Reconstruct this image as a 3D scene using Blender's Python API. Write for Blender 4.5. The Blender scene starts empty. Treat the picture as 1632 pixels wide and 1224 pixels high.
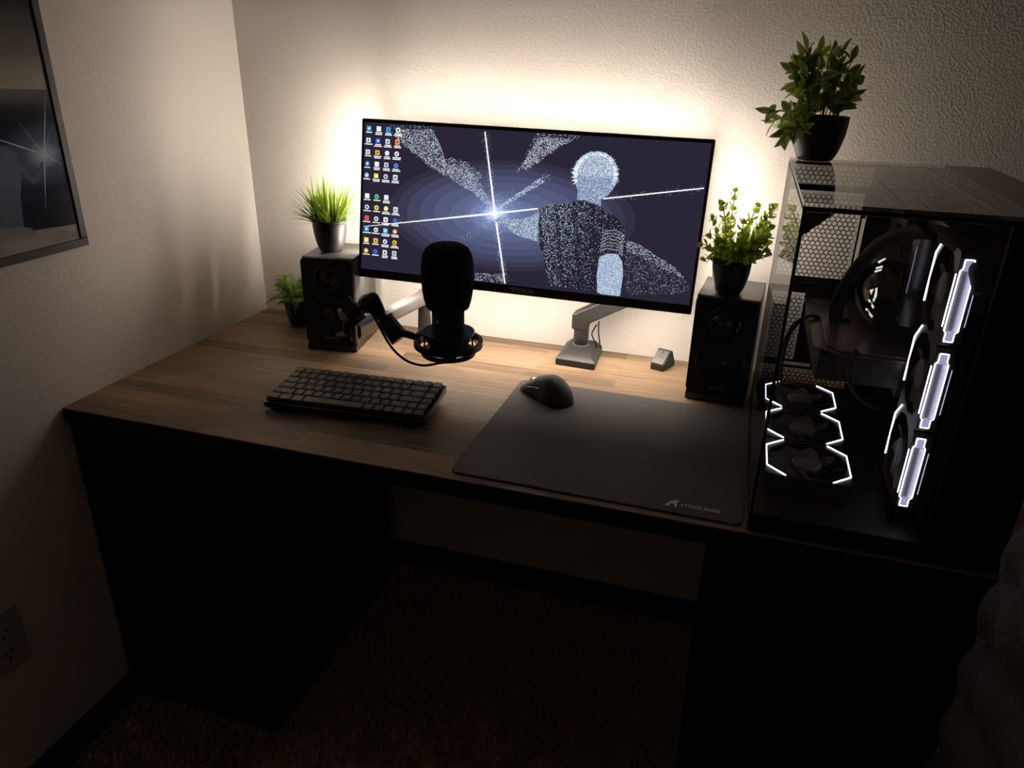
import bpy, math, random
from mathutils import Vector, Matrix, Euler
R_ = math.radians
SC = bpy.context.scene
COL = SC.collection
DT = 0.71                      # height of the desk surface above the floor

# ------------------------------------------------------------------ camera
cam_d = bpy.data.cameras.new('camera'); cam = bpy.data.objects.new('camera', cam_d); COL.objects.link(cam)
cam.location = (1.13707, -1.56639, DT + 0.595825)
cam.rotation_euler = (1.15991571, -0.0211416, 0.30084)
cam_d.sensor_width = 36.0; cam_d.lens = 1176.5 / 1632 * 36; cam_d.clip_start = 0.02
SC.camera = cam
# ------------------------------------------------------------------ world, exposure
w = bpy.data.worlds.new('world'); SC.world = w; w.use_nodes = True
bgn = w.node_tree.nodes['Background']; bgn.inputs[0].default_value = (0.9, 0.8, 0.7, 1); bgn.inputs[1].default_value = 0.002
SC.view_settings.view_transform = 'Standard'; SC.view_settings.look = 'None'
SC.view_settings.exposure = 0.0; SC.view_settings.gamma = 1.0
SC.view_settings.use_curve_mapping = False
SC.cycles.max_bounces = 10; SC.cycles.diffuse_bounces = 6; SC.cycles.glossy_bounces = 5
SC.cycles.transparent_max_bounces = 16; SC.cycles.sample_clamp_indirect = 4.0
LED_POWER = 160.0               # emission of the warm strips on the monitor's back
CASE_LED = 7.5                 # emission of the fans' light strips
# unseen dim fill light, added behind the camera to lift the carpet
la = bpy.data.lights.new('fill_light', 'AREA'); la.energy = 0.22; la.size = 0.5; la.color = (1.0, 0.80, 0.62)
lo = bpy.data.objects.new('fill_light', la); COL.objects.link(lo); lo.location = (0.9, -2.6, 2.30); lo.rotation_euler = (0, 0, 0)

# ------------------------------------------------------------------ helpers
def lin(c):
    return tuple(((x / 255) / 12.92 if x / 255 <= .04045 else ((x / 255 + .055) / 1.055) ** 2.4) for x in c)
def new_mat(name):
    m = bpy.data.materials.new(name); m.use_nodes = True
    nt = m.node_tree; return m, nt, nt.nodes['Principled BSDF']
def pmat(name, col, rough=.5, metal=0., spec=.5, bump=0, bscale=400, var=0, coat=0):
    m, nt, b = new_mat(name)
    b.inputs['Base Color'].default_value = (*col, 1); b.inputs['Roughness'].default_value = rough
    b.inputs['Metallic'].default_value = metal; b.inputs['Specular IOR Level'].default_value = spec
    b.inputs['Coat Weight'].default_value = coat
    tc = nt.nodes.new('ShaderNodeTexCoord')
    n = nt.nodes.new('ShaderNodeTexNoise'); n.inputs['Scale'].default_value = bscale; n.inputs['Detail'].default_value = 3
    nt.links.new(tc.outputs['Object'], n.inputs['Vector'])
    if bump:
        bp = nt.nodes.new('ShaderNodeBump'); bp.inputs['Strength'].default_value = bump; bp.inputs['Distance'].default_value = .001
        nt.links.new(n.outputs['Fac'], bp.inputs['Height']); nt.links.new(bp.outputs['Normal'], b.inputs['Normal'])
    if var:
        mr = nt.nodes.new('ShaderNodeMapRange'); mr.inputs['To Min'].default_value = rough - var; mr.inputs['To Max'].default_value = rough + var
        nt.links.new(n.outputs['Fac'], mr.inputs['Value']); nt.links.new(mr.outputs['Result'], b.inputs['Roughness'])
    return m
def emat(name, col, strength):
    m = bpy.data.materials.new(name); m.use_nodes = True; nt = m.node_tree; nt.nodes.clear()
    e = nt.nodes.new('ShaderNodeEmission'); e.inputs[0].default_value = (*col, 1); e.inputs[1].default_value = strength
    o = nt.nodes.new('ShaderNodeOutputMaterial'); nt.links.new(e.outputs[0], o.inputs[0]); return m
def attr_mat(name, emit, strength=1.0, rough=.5):
    m, nt, b = new_mat(name)
    a = nt.nodes.new('ShaderNodeAttribute'); a.attribute_name = 'Col'
    if emit:
        b.inputs['Base Color'].default_value = (0, 0, 0, 1); b.inputs['Specular IOR Level'].default_value = .1
        nt.links.new(a.outputs['Color'], b.inputs['Emission Color']); b.inputs['Emission Strength'].default_value = strength
    else:
        nt.links.new(a.outputs['Color'], b.inputs['Base Color'])
    b.inputs['Roughness'].default_value = rough
    return m
def glass_mat(name, tint, ior):
    m = bpy.data.materials.new(name); m.use_nodes = True; nt = m.node_tree; nt.nodes.clear(); N = nt.nodes.new; L = nt.links.new
    t = N('ShaderNodeBsdfTransparent'); t.inputs[0].default_value = (*tint, 1)
    g = N('ShaderNodeBsdfGlossy'); g.inputs['Roughness'].default_value = 0.0; g.inputs[0].default_value = (1, 1, 1, 1)
    f = N('ShaderNodeFresnel'); f.inputs[0].default_value = ior
    ge = N('ShaderNodeNewGeometry'); s = N('ShaderNodeMath'); s.operation = 'SUBTRACT'; s.inputs[0].default_value = 1
    L(ge.outputs['Backfacing'], s.inputs[1])
    mu = N('ShaderNodeMath'); mu.operation = 'MULTIPLY'; L(f.outputs[0], mu.inputs[0]); L(s.outputs[0], mu.inputs[1])
    mx = N('ShaderNodeMixShader'); L(mu.outputs[0], mx.inputs[0]); L(t.outputs[0], mx.inputs[1]); L(g.outputs[0], mx.inputs[2])
    o = N('ShaderNodeOutputMaterial'); L(mx.outputs[0], o.inputs[0]); return m
def leaf_mat(name, c0, c1, scale=60, rough=.45, edge=None, trans=.45):
    m, nt, b = new_mat(name); N = nt.nodes.new; L = nt.links.new
    a = N('ShaderNodeAttribute'); a.attribute_name = 'Col'
    mix = N('ShaderNodeMix'); mix.data_type = 'RGBA'
    mix.inputs[6].default_value = (*c0, 1); mix.inputs[7].default_value = (*c1, 1)
    sp = N('ShaderNodeSeparateColor'); L(a.outputs['Color'], sp.inputs[0]); L(sp.outputs[0], mix.inputs[0])
    L(mix.outputs[2], b.inputs['Base Color']); b.inputs['Roughness'].default_value = rough
    b.inputs['Specular IOR Level'].default_value = .35
    tr = N('ShaderNodeBsdfTranslucent'); L(mix.outputs[2], tr.inputs[0])
    ms = N('ShaderNodeMixShader'); ms.inputs[0].default_value = trans
    L(b.outputs[0], ms.inputs[1]); L(tr.outputs[0], ms.inputs[2])
    L(ms.outputs[0], nt.nodes['Material Output'].inputs[0]); return m

class MB:
    def __init__(s): s.v = []; s.f = []; s.sm = []; s.c = []
    def add(s, vs, fs, smooth=False, M=None, col=None):
        o = len(s.v)
        s.v += [tuple(M @ Vector(p)) for p in vs] if M is not None else [tuple(p) for p in vs]
        for q in fs:
            s.f.append(tuple(i + o for i in q)); s.sm.append(smooth); s.c.append(col)
        return s
    def box(s, x0, x1, y0, y1, z0, z1, M=None, col=None):
        vs = [(x, y, z) for z in (z0, z1) for y in (y0, y1) for x in (x0, x1)]
        return s.add(vs, [(0, 2, 3, 1), (4, 5, 7, 6), (0, 1, 5, 4), (2, 6, 7, 3), (0, 4, 6, 2), (1, 3, 7, 5)], False, M, col)
    def bar(s, a, b, w, h, up=(0, 0, 1), col=None):
        a = Vector(a); b = Vector(b); d = b - a; L = d.length; X = d.normalized(); U = Vector(up)
        Y = U.cross(X)
        if Y.length < 1e-5: Y = Vector((0, 1, 0)).cross(X)
        Y.normalize(); Z = X.cross(Y)
        M = Matrix((X, Y, Z)).transposed().to_4x4(); M.translation = a
        return s.box(0, L, -w / 2, w / 2, -h / 2, h / 2, M, col)
    def lathe(s, prof, n=32, M=None, smooth=True, a0=0, a1=2 * math.pi, col=None):
        full = abs(a1 - a0 - 2 * math.pi) < 1e-6; k = n if full else n + 1; vs = []; fs = []
        for r, z in prof:
            for i in range(k):
                a = a0 + (a1 - a0) * i / n; vs.append((r * math.cos(a), r * math.sin(a), z))
        for j in range(len(prof) - 1):
            for i in range(n):
                i2 = (i + 1) % k; fs.append((j * k + i, j * k + i2, (j + 1) * k + i2, (j + 1) * k + i))
        return s.add(vs, fs, smooth, M, col)
    def cyl(s, a, b, r0, r1=None, n=24, caps=True, smooth=True):
        r1 = r0 if r1 is None else r1
        a = Vector(a); b = Vector(b); d = b - a
        M = d.to_track_quat('Z', 'Y').to_matrix().to_4x4(); M.translation = a
        s.lathe([(r0, 0), (r1, d.length)], n, M, smooth)
        if caps:
            s.add([(r0 * math.cos(2 * math.pi * i / n), r0 * math.sin(2 * math.pi * i / n), 0) for i in range(n)], [tuple(range(n))[::-1]], False, M)
            s.add([(r1 * math.cos(2 * math.pi * i / n), r1 * math.sin(2 * math.pi * i / n), d.length) for i in range(n)], [tuple(range(n))], False, M)
        return s
    def ball(s, c, r, n=20, sc=(1, 1, 1)):
        m = n // 2; prof = [(max(1e-5, r * math.sin(math.pi * j / m)), -r * math.cos(math.pi * j / m)) for j in range(m + 1)]
        M = Matrix.Translation(c) @ Matrix.Diagonal((*sc, 1)); return s.lathe(prof, n, M)
    def tube(s, pts, r, n=10, sub=6, closed=False, col=None):
        P = spline(pts, sub, closed); rr = r if callable(r) else (lambda t: r)
        vs = []; fs = []; T0 = None; N0 = None; K = len(P)
        for i, p in enumerate(P):
            if closed: t = (P[(i + 1) % K] - P[i - 1]).normalized()
            else: t = (P[min(i + 1, K - 1)] - P[max(i - 1, 0)]).normalized()
            if N0 is None:
                N0 = t.orthogonal().normalized()
            else:
                N0 = (N0 - t * N0.dot(t)).normalized()
            B = t.cross(N0); q = rr(i / (K - 1))
            for k in range(n):
                a = 2 * math.pi * k / n; vs.append(p + N0 * (q * math.cos(a)) + B * (q * math.sin(a)))
        for i in range(K if closed else K - 1):
            for k in range(n):
                j = (i + 1) % K
                fs.append((i * n + k, i * n + (k + 1) % n, j * n + (k + 1) % n, j * n + k))
        s.add(vs, fs, True, None, col)
        if not closed:
            s.add(vs[:n], [tuple(range(n))[::-1]], False, None, col); s.add(vs[-n:], [tuple(range(n))], False, None, col)
        return s
    def prism(s, poly, z0, z1, M=None, col=None):
        n = len(poly); vs = [(x, y, z0) for x, y in poly] + [(x, y, z1) for x, y in poly]
        fs = [tuple(range(n))[::-1], tuple(range(n, 2 * n))] + [(i, (i + 1) % n, n + (i + 1) % n, n + i) for i in range(n)]
        return s.add(vs, fs, False, M, col)
    def build(s, name, mat, parent=None, loc=(0, 0, 0), rot=(0, 0, 0), bevel=0, seg=2, label=None, doubles=False):
        me = bpy.data.meshes.new(name); me.from_pydata(s.v, [], s.f)
        me.polygons.foreach_set('use_smooth', s.sm if not bevel else [True] * len(s.f))
        if any(c is not None for c in s.c):
            at = me.color_attributes.new('Col', 'FLOAT_COLOR', 'CORNER'); d = []
            for p, c in zip(me.polygons, s.c):
                c = c or (1, 1, 1)
                if len(c) == 3 and not isinstance(c[0], tuple): d += [*c, 1.0] * p.loop_total
                else:
                    for k in range(p.loop_total): d += [*c[k], 1.0]
            at.data.foreach_set('color', d)
        me.materials.append(mat); me.update()
        ob = bpy.data.objects.new(name, me); COL.objects.link(ob); ob.location = loc; ob.rotation_euler = rot
        if parent is not None: ob.parent = parent
        if bevel:
            b = ob.modifiers.new('bevel', 'BEVEL'); b.width = bevel; b.segments = seg; b.limit_method = 'ANGLE'; b.angle_limit = R_(35); b.harden_normals = True
        if label: ob['label'] = label
        return ob
def spline(pts, sub=6, closed=False):
    P = [Vector(p) for p in pts]
    if sub <= 1 or len(P) < 3: return P
    out = []; n = len(P); rng = n if closed else n - 1
    for i in range(rng):
        if closed: a, b, c, d = P[i - 1], P[i], P[(i + 1) % n], P[(i + 2) % n]
        else: a, b, c, d = P[max(i - 1, 0)], P[i], P[i + 1], P[min(i + 2, n - 1)]
        for k in range(sub):
            t = k / sub; t2 = t * t; t3 = t2 * t
            out.append(.5 * ((2 * b) + (c - a) * t + (2 * a - 5 * b + 4 * c - d) * t2 + (3 * b - a - 3 * c + d) * t3))
    if not closed: out.append(P[-1])
    return out
def rrect(w, h, r, n=6, cx=0, cy=0):
    out = []
    for sx, sy, a in ((1, 1, 0), (-1, 1, 90), (-1, -1, 180), (1, -1, 270)):
        for k in range(n + 1):
            t = R_(a + 90 * k / n); out.append((cx + sx * (w / 2 - r) + r * math.cos(t), cy + sy * (h / 2 - r) + r * math.sin(t)))
    return out
def thing(name, label, cat, loc=(0, 0, 0), rot=(0, 0, 0), group=None):
    o = bpy.data.objects.new(name, None); COL.objects.link(o); o.location = loc; o.rotation_euler = rot
    o.empty_display_size = .05; return tag(o, label, cat, group)
def tag(o, label, cat, group=None, kind=None):
    o['label'] = label; o['category'] = cat
    if group: o['group'] = group
    if kind: o['kind'] = kind
    return o
def struct(o): o['kind'] = 'structure'; return o
def pip(x, y, poly):
    c = False; j = len(poly) - 1
    for i in range(len(poly)):
        xi, yi = poly[i]; xj, yj = poly[j]
        if (yi > y) != (yj > y) and x < (xj - xi) * (y - yi) / (yj - yi) + xi: c = not c
        j = i
    return c
def text(s, size, shear=0, space=1.0, bold=0):
    cu = bpy.data.curves.new('lettering', 'FONT'); cu.body = s; cu.size = size; cu.align_x = 'CENTER'; cu.align_y = 'CENTER'
    cu.shear = shear; cu.space_character = space; cu.resolution_u = 2; cu.offset = bold
    o = bpy.data.objects.new('lettering', cu); COL.objects.link(o); bpy.context.view_layer.update()
    dg = bpy.context.evaluated_depsgraph_get(); me = o.evaluated_get(dg).to_mesh()
    vs = [tuple(v.co) for v in me.vertices]; fs = [tuple(p.vertices) for p in me.polygons]
    o.evaluated_get(dg).to_mesh_clear(); bpy.data.objects.remove(o); bpy.data.curves.remove(cu)
    return vs, fs
XZ = Matrix(((1, 0, 0, 0), (0, 0, -1, 0), (0, 1, 0, 0), (0, 0, 0, 1)))       # local (x, y) -> (x, z), facing -Y
# ------------------------------------------------------------------ materials
def wall_material():
    m, nt, b = new_mat('painted_wall'); N = nt.nodes.new; L = nt.links.new
    b.inputs['Base Color'].default_value = (.82, .765, .705, 1); b.inputs['Roughness'].default_value = .75; b.inputs['Specular IOR Level'].default_value = .25
    tc = N('ShaderNodeTexCoord')
    n1 = N('ShaderNodeTexNoise'); n1.inputs['Scale'].default_value = 200; n1.inputs['Detail'].default_value = 2.5; n1.inputs['Roughness'].default_value = .5
    n2 = N('ShaderNodeTexVoronoi'); n2.inputs['Scale'].default_value = 110
    L(tc.outputs['Object'], n1.inputs['Vector']); L(tc.outputs['Object'], n2.inputs['Vector'])
    mr = N('ShaderNodeMapRange'); mr.inputs['From Min'].default_value = .42; mr.inputs['From Max'].default_value = .66; L(n1.outputs['Fac'], mr.inputs['Value'])
    m2 = N('ShaderNodeMapRange'); m2.inputs['From Min'].default_value = .0; m2.inputs['From Max'].default_value = .35; m2.inputs['To Min'].default_value = 1; m2.inputs['To Max'].default_value = 0; L(n2.outputs['Distance'], m2.inputs['Value'])
    ad = N('ShaderNodeMath'); ad.operation = 'MULTIPLY_ADD'; ad.inputs[1].default_value = .45; L(m2.outputs[0], ad.inputs[0]); L(mr.outputs[0], ad.inputs[2])
    bp = N('ShaderNodeBump'); bp.inputs['Strength'].default_value = .36; bp.inputs['Distance'].default_value = .0011
    L(ad.outputs[0], bp.inputs['Height']); L(bp.outputs['Normal'], b.inputs['Normal']); return m
def wood_material():
    m, nt, b = new_mat('stained_wood'); N = nt.nodes.new; L = nt.links.new
    tc = N('ShaderNodeTexCoord')
    br = N('ShaderNodeTexBrick'); br.offset = .37; br.offset_frequency = 2; br.squash = 1
    br.inputs['Scale'].default_value = 1; br.inputs['Mortar Size'].default_value = .0005; br.inputs['Mortar Smooth'].default_value = .3
    br.inputs['Brick Width'].default_value = .47; br.inputs['Row Height'].default_value = .041; br.inputs['Bias'].default_value = 0
    br.inputs['Color1'].default_value = (0, 0, 0, 1); br.inputs['Color2'].default_value = (1, 1, 1, 1); br.inputs['Mortar'].default_value = (.25, .25, .25, 1)
    L(tc.outputs['Object'], br.inputs['Vector'])
    sp = N('ShaderNodeSeparateXYZ'); L(tc.outputs['Object'], sp.inputs[0])
    # offset grain for every stave
    cx = N('ShaderNodeCombineXYZ'); mu = N('ShaderNodeMath'); mu.operation = 'MULTIPLY_ADD'; mu.inputs[1].default_value = 7.3
    bw = N('ShaderNodeRGBToBW'); L(br.outputs['Color'], bw.inputs[0]); L(bw.outputs[0], mu.inputs[0]); L(sp.outputs[2], mu.inputs[2])
    L(sp.outputs[0], cx.inputs[0]); L(sp.outputs[1], cx.inputs[1]); L(mu.outputs[0], cx.inputs[2])
    mp = N('ShaderNodeMapping'); mp.inputs['Scale'].default_value = (5, 75, 3); L(cx.outputs[0], mp.inputs[0])
    n1 = N('ShaderNodeTexNoise'); n1.inputs['Scale'].default_value = 1; n1.inputs['Detail'].default_value = 7; n1.inputs['Roughness'].default_value = .62; n1.inputs['Distortion'].default_value = .9; L(mp.outputs[0], n1.inputs['Vector'])
    mp2 = N('ShaderNodeMapping'); mp2.inputs['Scale'].default_value = (14, 420, 10); L(cx.outputs[0], mp2.inputs[0])
    n2 = N('ShaderNodeTexNoise'); n2.inputs['Scale'].default_value = 1; n2.inputs['Detail'].default_value = 4; L(mp2.outputs[0], n2.inputs['Vector'])
    n3 = N('ShaderNodeTexNoise'); n3.inputs['Scale'].default_value = 5; n3.inputs['Detail'].default_value = 3; L(tc.outputs['Object'], n3.inputs['Vector'])
    def mad(a, k, c):
        q = N('ShaderNodeMath'); q.operation = 'MULTIPLY_ADD'; L(a, q.inputs[0]); q.inputs[1].default_value = k
        if isinstance(c, float): q.inputs[2].default_value = c
        else: L(c, q.inputs[2])
        return q.outputs[0]
    t = mad(bw.outputs[0], .42, -.30); t = mad(n1.outputs['Fac'], .95, t); t = mad(n2.outputs['Fac'], .28, t); t = mad(n3.outputs['Fac'], .35, t)
    cr = N('ShaderNodeValToRGB'); L(t, cr.inputs[0]); e = cr.color_ramp.elements
    e[0].position = .28; e[0].color = (.045, .026, .016, 1); e[1].position = .98; e[1].color = (.36, .245, .150, 1)
    k = e.new(.52); k.color = (.150, .094, .057, 1); k = e.new(.72); k.color = (.25, .165, .10, 1)
    # knots
    vo = N('ShaderNodeTexVoronoi'); vo.inputs['Scale'].default_value = 1; mp3 = N('ShaderNodeMapping'); mp3.inputs['Scale'].default_value = (3.2, 8, 1); L(tc.outputs['Object'], mp3.inputs[0]); L(mp3.outputs[0], vo.inputs['Vector'])
    kr = N('ShaderNodeMapRange'); kr.inputs['From Min'].default_value = .03; kr.inputs['From Max'].default_value = .15; kr.inputs['To Min'].default_value = .30; kr.inputs['To Max'].default_value = 1; L(vo.outputs['Distance'], kr.inputs['Value'])
    mx = N('ShaderNodeMix'); mx.data_type = 'RGBA'; mx.blend_type = 'MULTIPLY'; mx.inputs[0].default_value = 1; L(cr.outputs[0], mx.inputs[6]); L(kr.outputs[0], mx.inputs[7])
    L(mx.outputs[2], b.inputs['Base Color'])
    b.inputs['Roughness'].default_value = .42; b.inputs['Specular IOR Level'].default_value = .4
    bp = N('ShaderNodeBump'); bp.inputs['Strength'].default_value = .25; bp.inputs['Distance'].default_value = .0006
    L(t, bp.inputs['Height']); L(bp.outputs['Normal'], b.inputs['Normal']); return m
M_WALL = wall_material(); M_WOOD = wood_material()
M_BLK = pmat('black_satin', (.010, .010, .012), .42, bump=.05, bscale=900)
M_BLKM = pmat('black_matte', (.012, .012, .014), .75, bump=.2, bscale=700, spec=.3)
M_CAB = pmat('black_brown_laminate', (.006, .0055, .006), .6, bump=.15, bscale=120, spec=.25)
M_GLOSS = pmat('black_gloss', (.006, .006, .009), .12, bump=0, var=.03, coat=.3)
M_METAL = pmat('grey_metal', (.22, .21, .20), .38, metal=.6, bump=.05, bscale=800)
M_DKMET = pmat('dark_metal', (.030, .028, .028), .42, metal=.2, bump=.05, bscale=900)
M_STEEL = pmat('bright_steel', (.5, .5, .5), .25, metal=1)
M_POT = pmat('charcoal_ceramic', (.018, .018, .020), .50, bump=.1, bscale=300, spec=.4)
M_SOIL = pmat('dark_soil', (.012, .010, .007), .95, bump=1.0, bscale=180)
M_FOAM = pmat('black_foam', (.007, .007, .009), .95, bump=1.0, bscale=900, spec=.1)
M_CLOTH = pmat('black_cloth', (.082, .073, .068), .62, bump=.4, bscale=2200, spec=.32)
M_WHITE = pmat('white_print', (.90, .88, .88), .6)
M_KEY = pmat('keycap_plastic', (.105, .095, .088), .45, bump=.1, bscale=1200)
M_LEG = pmat('legend_print', (.85, .83, .80), .6)
M_RUB = pmat('black_rubber', (.008, .008, .008), .6, spec=.3)
M_BASE = pmat('black_painted_trim', (.005, .005, .005), .6, spec=.2)
M_PLATE = pmat('cream_plastic', (.50, .46, .40), .4)
M_LED = emat('warm_led', (1.0, .875, .755), LED_POWER * 1.3); M_LEDR = emat('warm_led_side', (1.0, .875, .755), LED_POWER * .68); M_LEDT = emat('warm_led_dim', (1.0, .875, .755), LED_POWER * .40); M_LEDB = emat('warm_led_low', (1.0, .875, .755), LED_POWER * .75)
M_FLED = emat('cool_led', (.90, .86, 1.0), CASE_LED)
M_FLED2 = emat('lilac_diffuser', (.62, .56, .86), .62)
M_GLASS = glass_mat('case_glass', (.93, .93, .93), 1.75); M_GLTOP = glass_mat('top_glass_tint', (.72, .72, .72), 2.3)

# ------------------------------------------------------------------ room
X1, Y0, H = 3.2, -3.2, 2.45
struct(MB().box(-.1, X1, 0, .1, 0, H).build('wall_back', M_WALL))
struct(MB().box(-.1, 0, Y0, 0, 0, H).build('wall_left', M_WALL))
struct(MB().box(X1, X1 + .1, Y0, .1, 0, H).build('wall_right', M_WALL))
struct(MB().box(-.1, X1 + .1, Y0 - .1, Y0, 0, H).build('wall_front', M_WALL))
struct(MB().box(-.1, X1 + .1, Y0 - .1, .1, H, H + .1).build('ceiling', M_WALL))
M_CARP = pmat('brown_carpet', (.56, .41, .28), .95, bump=1.0, bscale=260, spec=.1)
struct(MB().box(-.1, X1 + .1, Y0 - .1, .1, -.1, 0).build('floor', M_CARP))
struct(MB().box(0.014, X1, -.014, 0, 0, .07).build('baseboard_back', M_BASE, bevel=.003))
struct(MB().box(0, .014, Y0, -.0, 0, .07).build('baseboard_left', M_BASE, bevel=.003))
rnd = random.Random(4)
pile = MB()
for i in range(26000):
    x = rnd.uniform(.02, 1.35); y = rnd.uniform(-1.15, -.02) if .37 < x < 1.15 else rnd.uniform(-1.15, -.61)
    a = rnd.uniform(0, 6.283); h = rnd.uniform(.009, .019); s = rnd.uniform(.0018, .0035); lx = rnd.uniform(-.006, .006); ly = rnd.uniform(-.006, .006)
    dx, dy = s * math.cos(a), s * math.sin(a)
    pile.add([(x - dx, y - dy, 0), (x + dx, y + dy, 0), (x + lx + dx * .6, y + ly + dy * .6, h), (x + lx - dx * .6, y + ly - dy * .6, h)], [(0, 1, 2, 3)])
tag(pile.build('carpet_pile', M_CARP), 'short shaggy brown carpet pile in front of and between the drawer units', 'carpet', kind='stuff')

# ------------------------------------------------------------------ desk: wooden top on two drawer units
top = MB().box(.002, 1.525, -.642, -.003, DT - .03, DT).build('wooden_worktop', M_WOOD, bevel=.0015)
tag(top, 'stained brown butcher-block worktop lying across the two dark drawer units', 'worktop')
MB().box(.003, 1.524, -.6432, -.6422, DT - .0295, DT - .0012).build('edge_banding', M_CAB, top, label='black front edge band')
def drawer_unit(x0, label):
    t = thing('drawer_unit', label, 'drawer unit', (x0, -.6165, 0), group='black drawer units under the desk')
    W = .355; hh = DT - .03
    b = MB().box(0, .016, 0, .54, 0, hh).box(W - .016, W, 0, .54, 0, hh).box(.016, W - .016, .52, .54, .02, hh)
    b.box(.016, W - .016, 0, .52, hh - .016, hh).box(.016, W - .016, 0, .52, .02, .036).box(.016, W - .016, .0, .012, 0, .02)
    b.build('body', M_CAB, t, bevel=.001)
    n = 5; z = .022; step = (hh - .024) / n
    for k in range(n):
        z0 = z + k * step; z1 = z0 + step - .004; c = W / 2
        poly = [(.001, z0), (W - .001, z0), (W - .001, z1)]
        poly += [(c + .060, z1), (c + .048, z1 - .010), (c + .030, z1 - .0165), (c, z1 - .018), (c - .030, z1 - .0165), (c - .048, z1 - .010), (c - .060, z1), (.001, z1)]
        d = MB().prism(poly, 0.004, .020, XZ).build('drawer', M_CAB, t, bevel=.001)
        MB().box(.018, W - .018, .014, .026, z0, z1 - .028).build('drawer_box', M_BASE, d)
    return t
drawer_unit(.003, 'black-brown five-drawer unit in the corner by the left wall')
drawer_unit(1.165, 'black-brown five-drawer unit under the computer case end of the desk')

# ------------------------------------------------------------------ framed print on the left wall
fr = thing('framed_print', 'black-framed desk-setup photo print with a starburst, on the left wall', 'picture', (0.0, -.521, DT + .276))
PW, PH, FT = .60, .86, .014         # runs towards the room (-Y) and up
fb = MB()
for (y0, y1, z0, z1) in ((-PW, 0, 0, FT), (-PW, 0, PH - FT, PH), (-FT, 0, FT, PH - FT), (-PW, -PW + FT, FT, PH - FT)):
    fb.box(.001, .016, y0, y1, z0, z1)
fb.build('frame', M_DKMET, fr, bevel=.0012)
def print_mat():
    m, nt, b = new_mat('photo_print'); N = nt.nodes.new; L = nt.links.new
    tc = N('ShaderNodeTexCoord'); sp = N('ShaderNodeSeparateXYZ'); L(tc.outputs['Object'], sp.inputs[0])
    mr = N('ShaderNodeMapRange'); mr.inputs['From Min'].default_value = .27; mr.inputs['From Max'].default_value = .40; L(sp.outputs[2], mr.inputs['Value'])
    cr = N('ShaderNodeValToRGB'); L(mr.outputs[0], cr.inputs[0]); cr.color_ramp.elements[0].color = (.34, .30, .26, 1); cr.color_ramp.elements[1].color = (.012, .011, .011, 1)
    e = cr.color_ramp.elements.new(.35); e.color = (.10, .088, .078, 1)
    L(cr.outputs[0], b.inputs['Base Color']); b.inputs['Roughness'].default_value = .12; b.inputs['Specular IOR Level'].default_value = .2; return m
MB().box(.002, .0126, -PW + FT, -FT, FT, PH - FT).build('backdrop_print', print_mat(), fr)
def star_print_mat():
    m, nt, b = new_mat('starburst_print'); N = nt.nodes.new; L = nt.links.new
    tc = N('ShaderNodeTexCoord'); mp = N('ShaderNodeMapping'); mp.vector_type = 'TEXTURE'; mp.inputs['Location'].default_value = (0, -.050, .162); mp.inputs['Scale'].default_value = (1, .085, .055); L(tc.outputs['Object'], mp.inputs[0])
    ln = N('ShaderNodeVectorMath'); ln.operation = 'LENGTH'; L(mp.outputs[0], ln.inputs[0])
    cr = N('ShaderNodeValToRGB'); L(ln.outputs['Value'], cr.inputs[0]); e = cr.color_ramp.elements
    e[0].position = .02; e[0].color = (.8, .9, 1, 1); e[1].position = 1; e[1].color = (.018, .020, .030, 1)
    k = e.new(.12); k.color = (.45, .58, .72, 1); k = e.new(.4); k.color = (.11, .15, .21, 1)
    L(cr.outputs[0], b.inputs['Base Color']); b.inputs['Roughness'].default_value = .12; b.inputs['Specular IOR Level'].default_value = .2; return m
scr = MB().add([(.0129, -.016, .040), (.0129, -PW + FT, .075), (.0129, -PW + FT, .285), (.0129, -.016, .262)], [(0, 3, 2, 1)])
scr.build('starburst_print', star_print_mat(), fr)
M_PRW = pmat('print_white', (.62, .70, .80), .15); M_PRG = pmat('print_grey', (.22, .21, .20), .15); M_PRT = pmat('print_cloth', (.10, .125, .16), .15, bump=.1)
def strip2(mb, a, b, w, x):
    (y0, z0), (y1, z1) = a, b; dy, dz = y1 - y0, z1 - z0; L = math.hypot(dy, dz); ny, nz = -dz / L * w / 2, dy / L * w / 2
    mb.add([(x, y0 + ny, z0 + nz), (x, y1, z1), (x, y0 - ny, z0 - nz)], [(0, 1, 2)])
c = (-.050, .162)
rays = MB()
for e_, w_ in (((-.022, .258), .0035), ((-.072, .070), .0035), ((-.017, .141), .003), ((-.20, .222), .003), ((-.09, .225), .0012), ((-.025, .205), .0012)): strip2(rays, c, e_, w_, .0134)
rays.build('light_rays', M_PRW, fr)
MB().add([(.0132, y, z) for y, z in ((-.052, .152), (-.060, .150), (-.075, .128), (-.085, .132), (-.10, .165), (-.115, .182), (-.16, .185), (-.17, .06), (-.118, .055), (-.112, .10), (-.098, .142), (-.085, .118), (-.070, .122))], [tuple(range(13))]).build('figure_print', M_PRT, fr)
MB().add([(.0131, y, z) for y, z in ((-.016, .018), (-.016, .030), (-.055, .035), (-.065, .018))], [(0, 1, 2, 3)]).add([(.0131, y, z) for y, z in ((-.082, .016), (-.105, .050), (-.14, .062), (-.25, .075), (-.25, .045), (-.16, .020))], [tuple(range(6))]).build('desk_print', M_PRG, fr)
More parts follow.
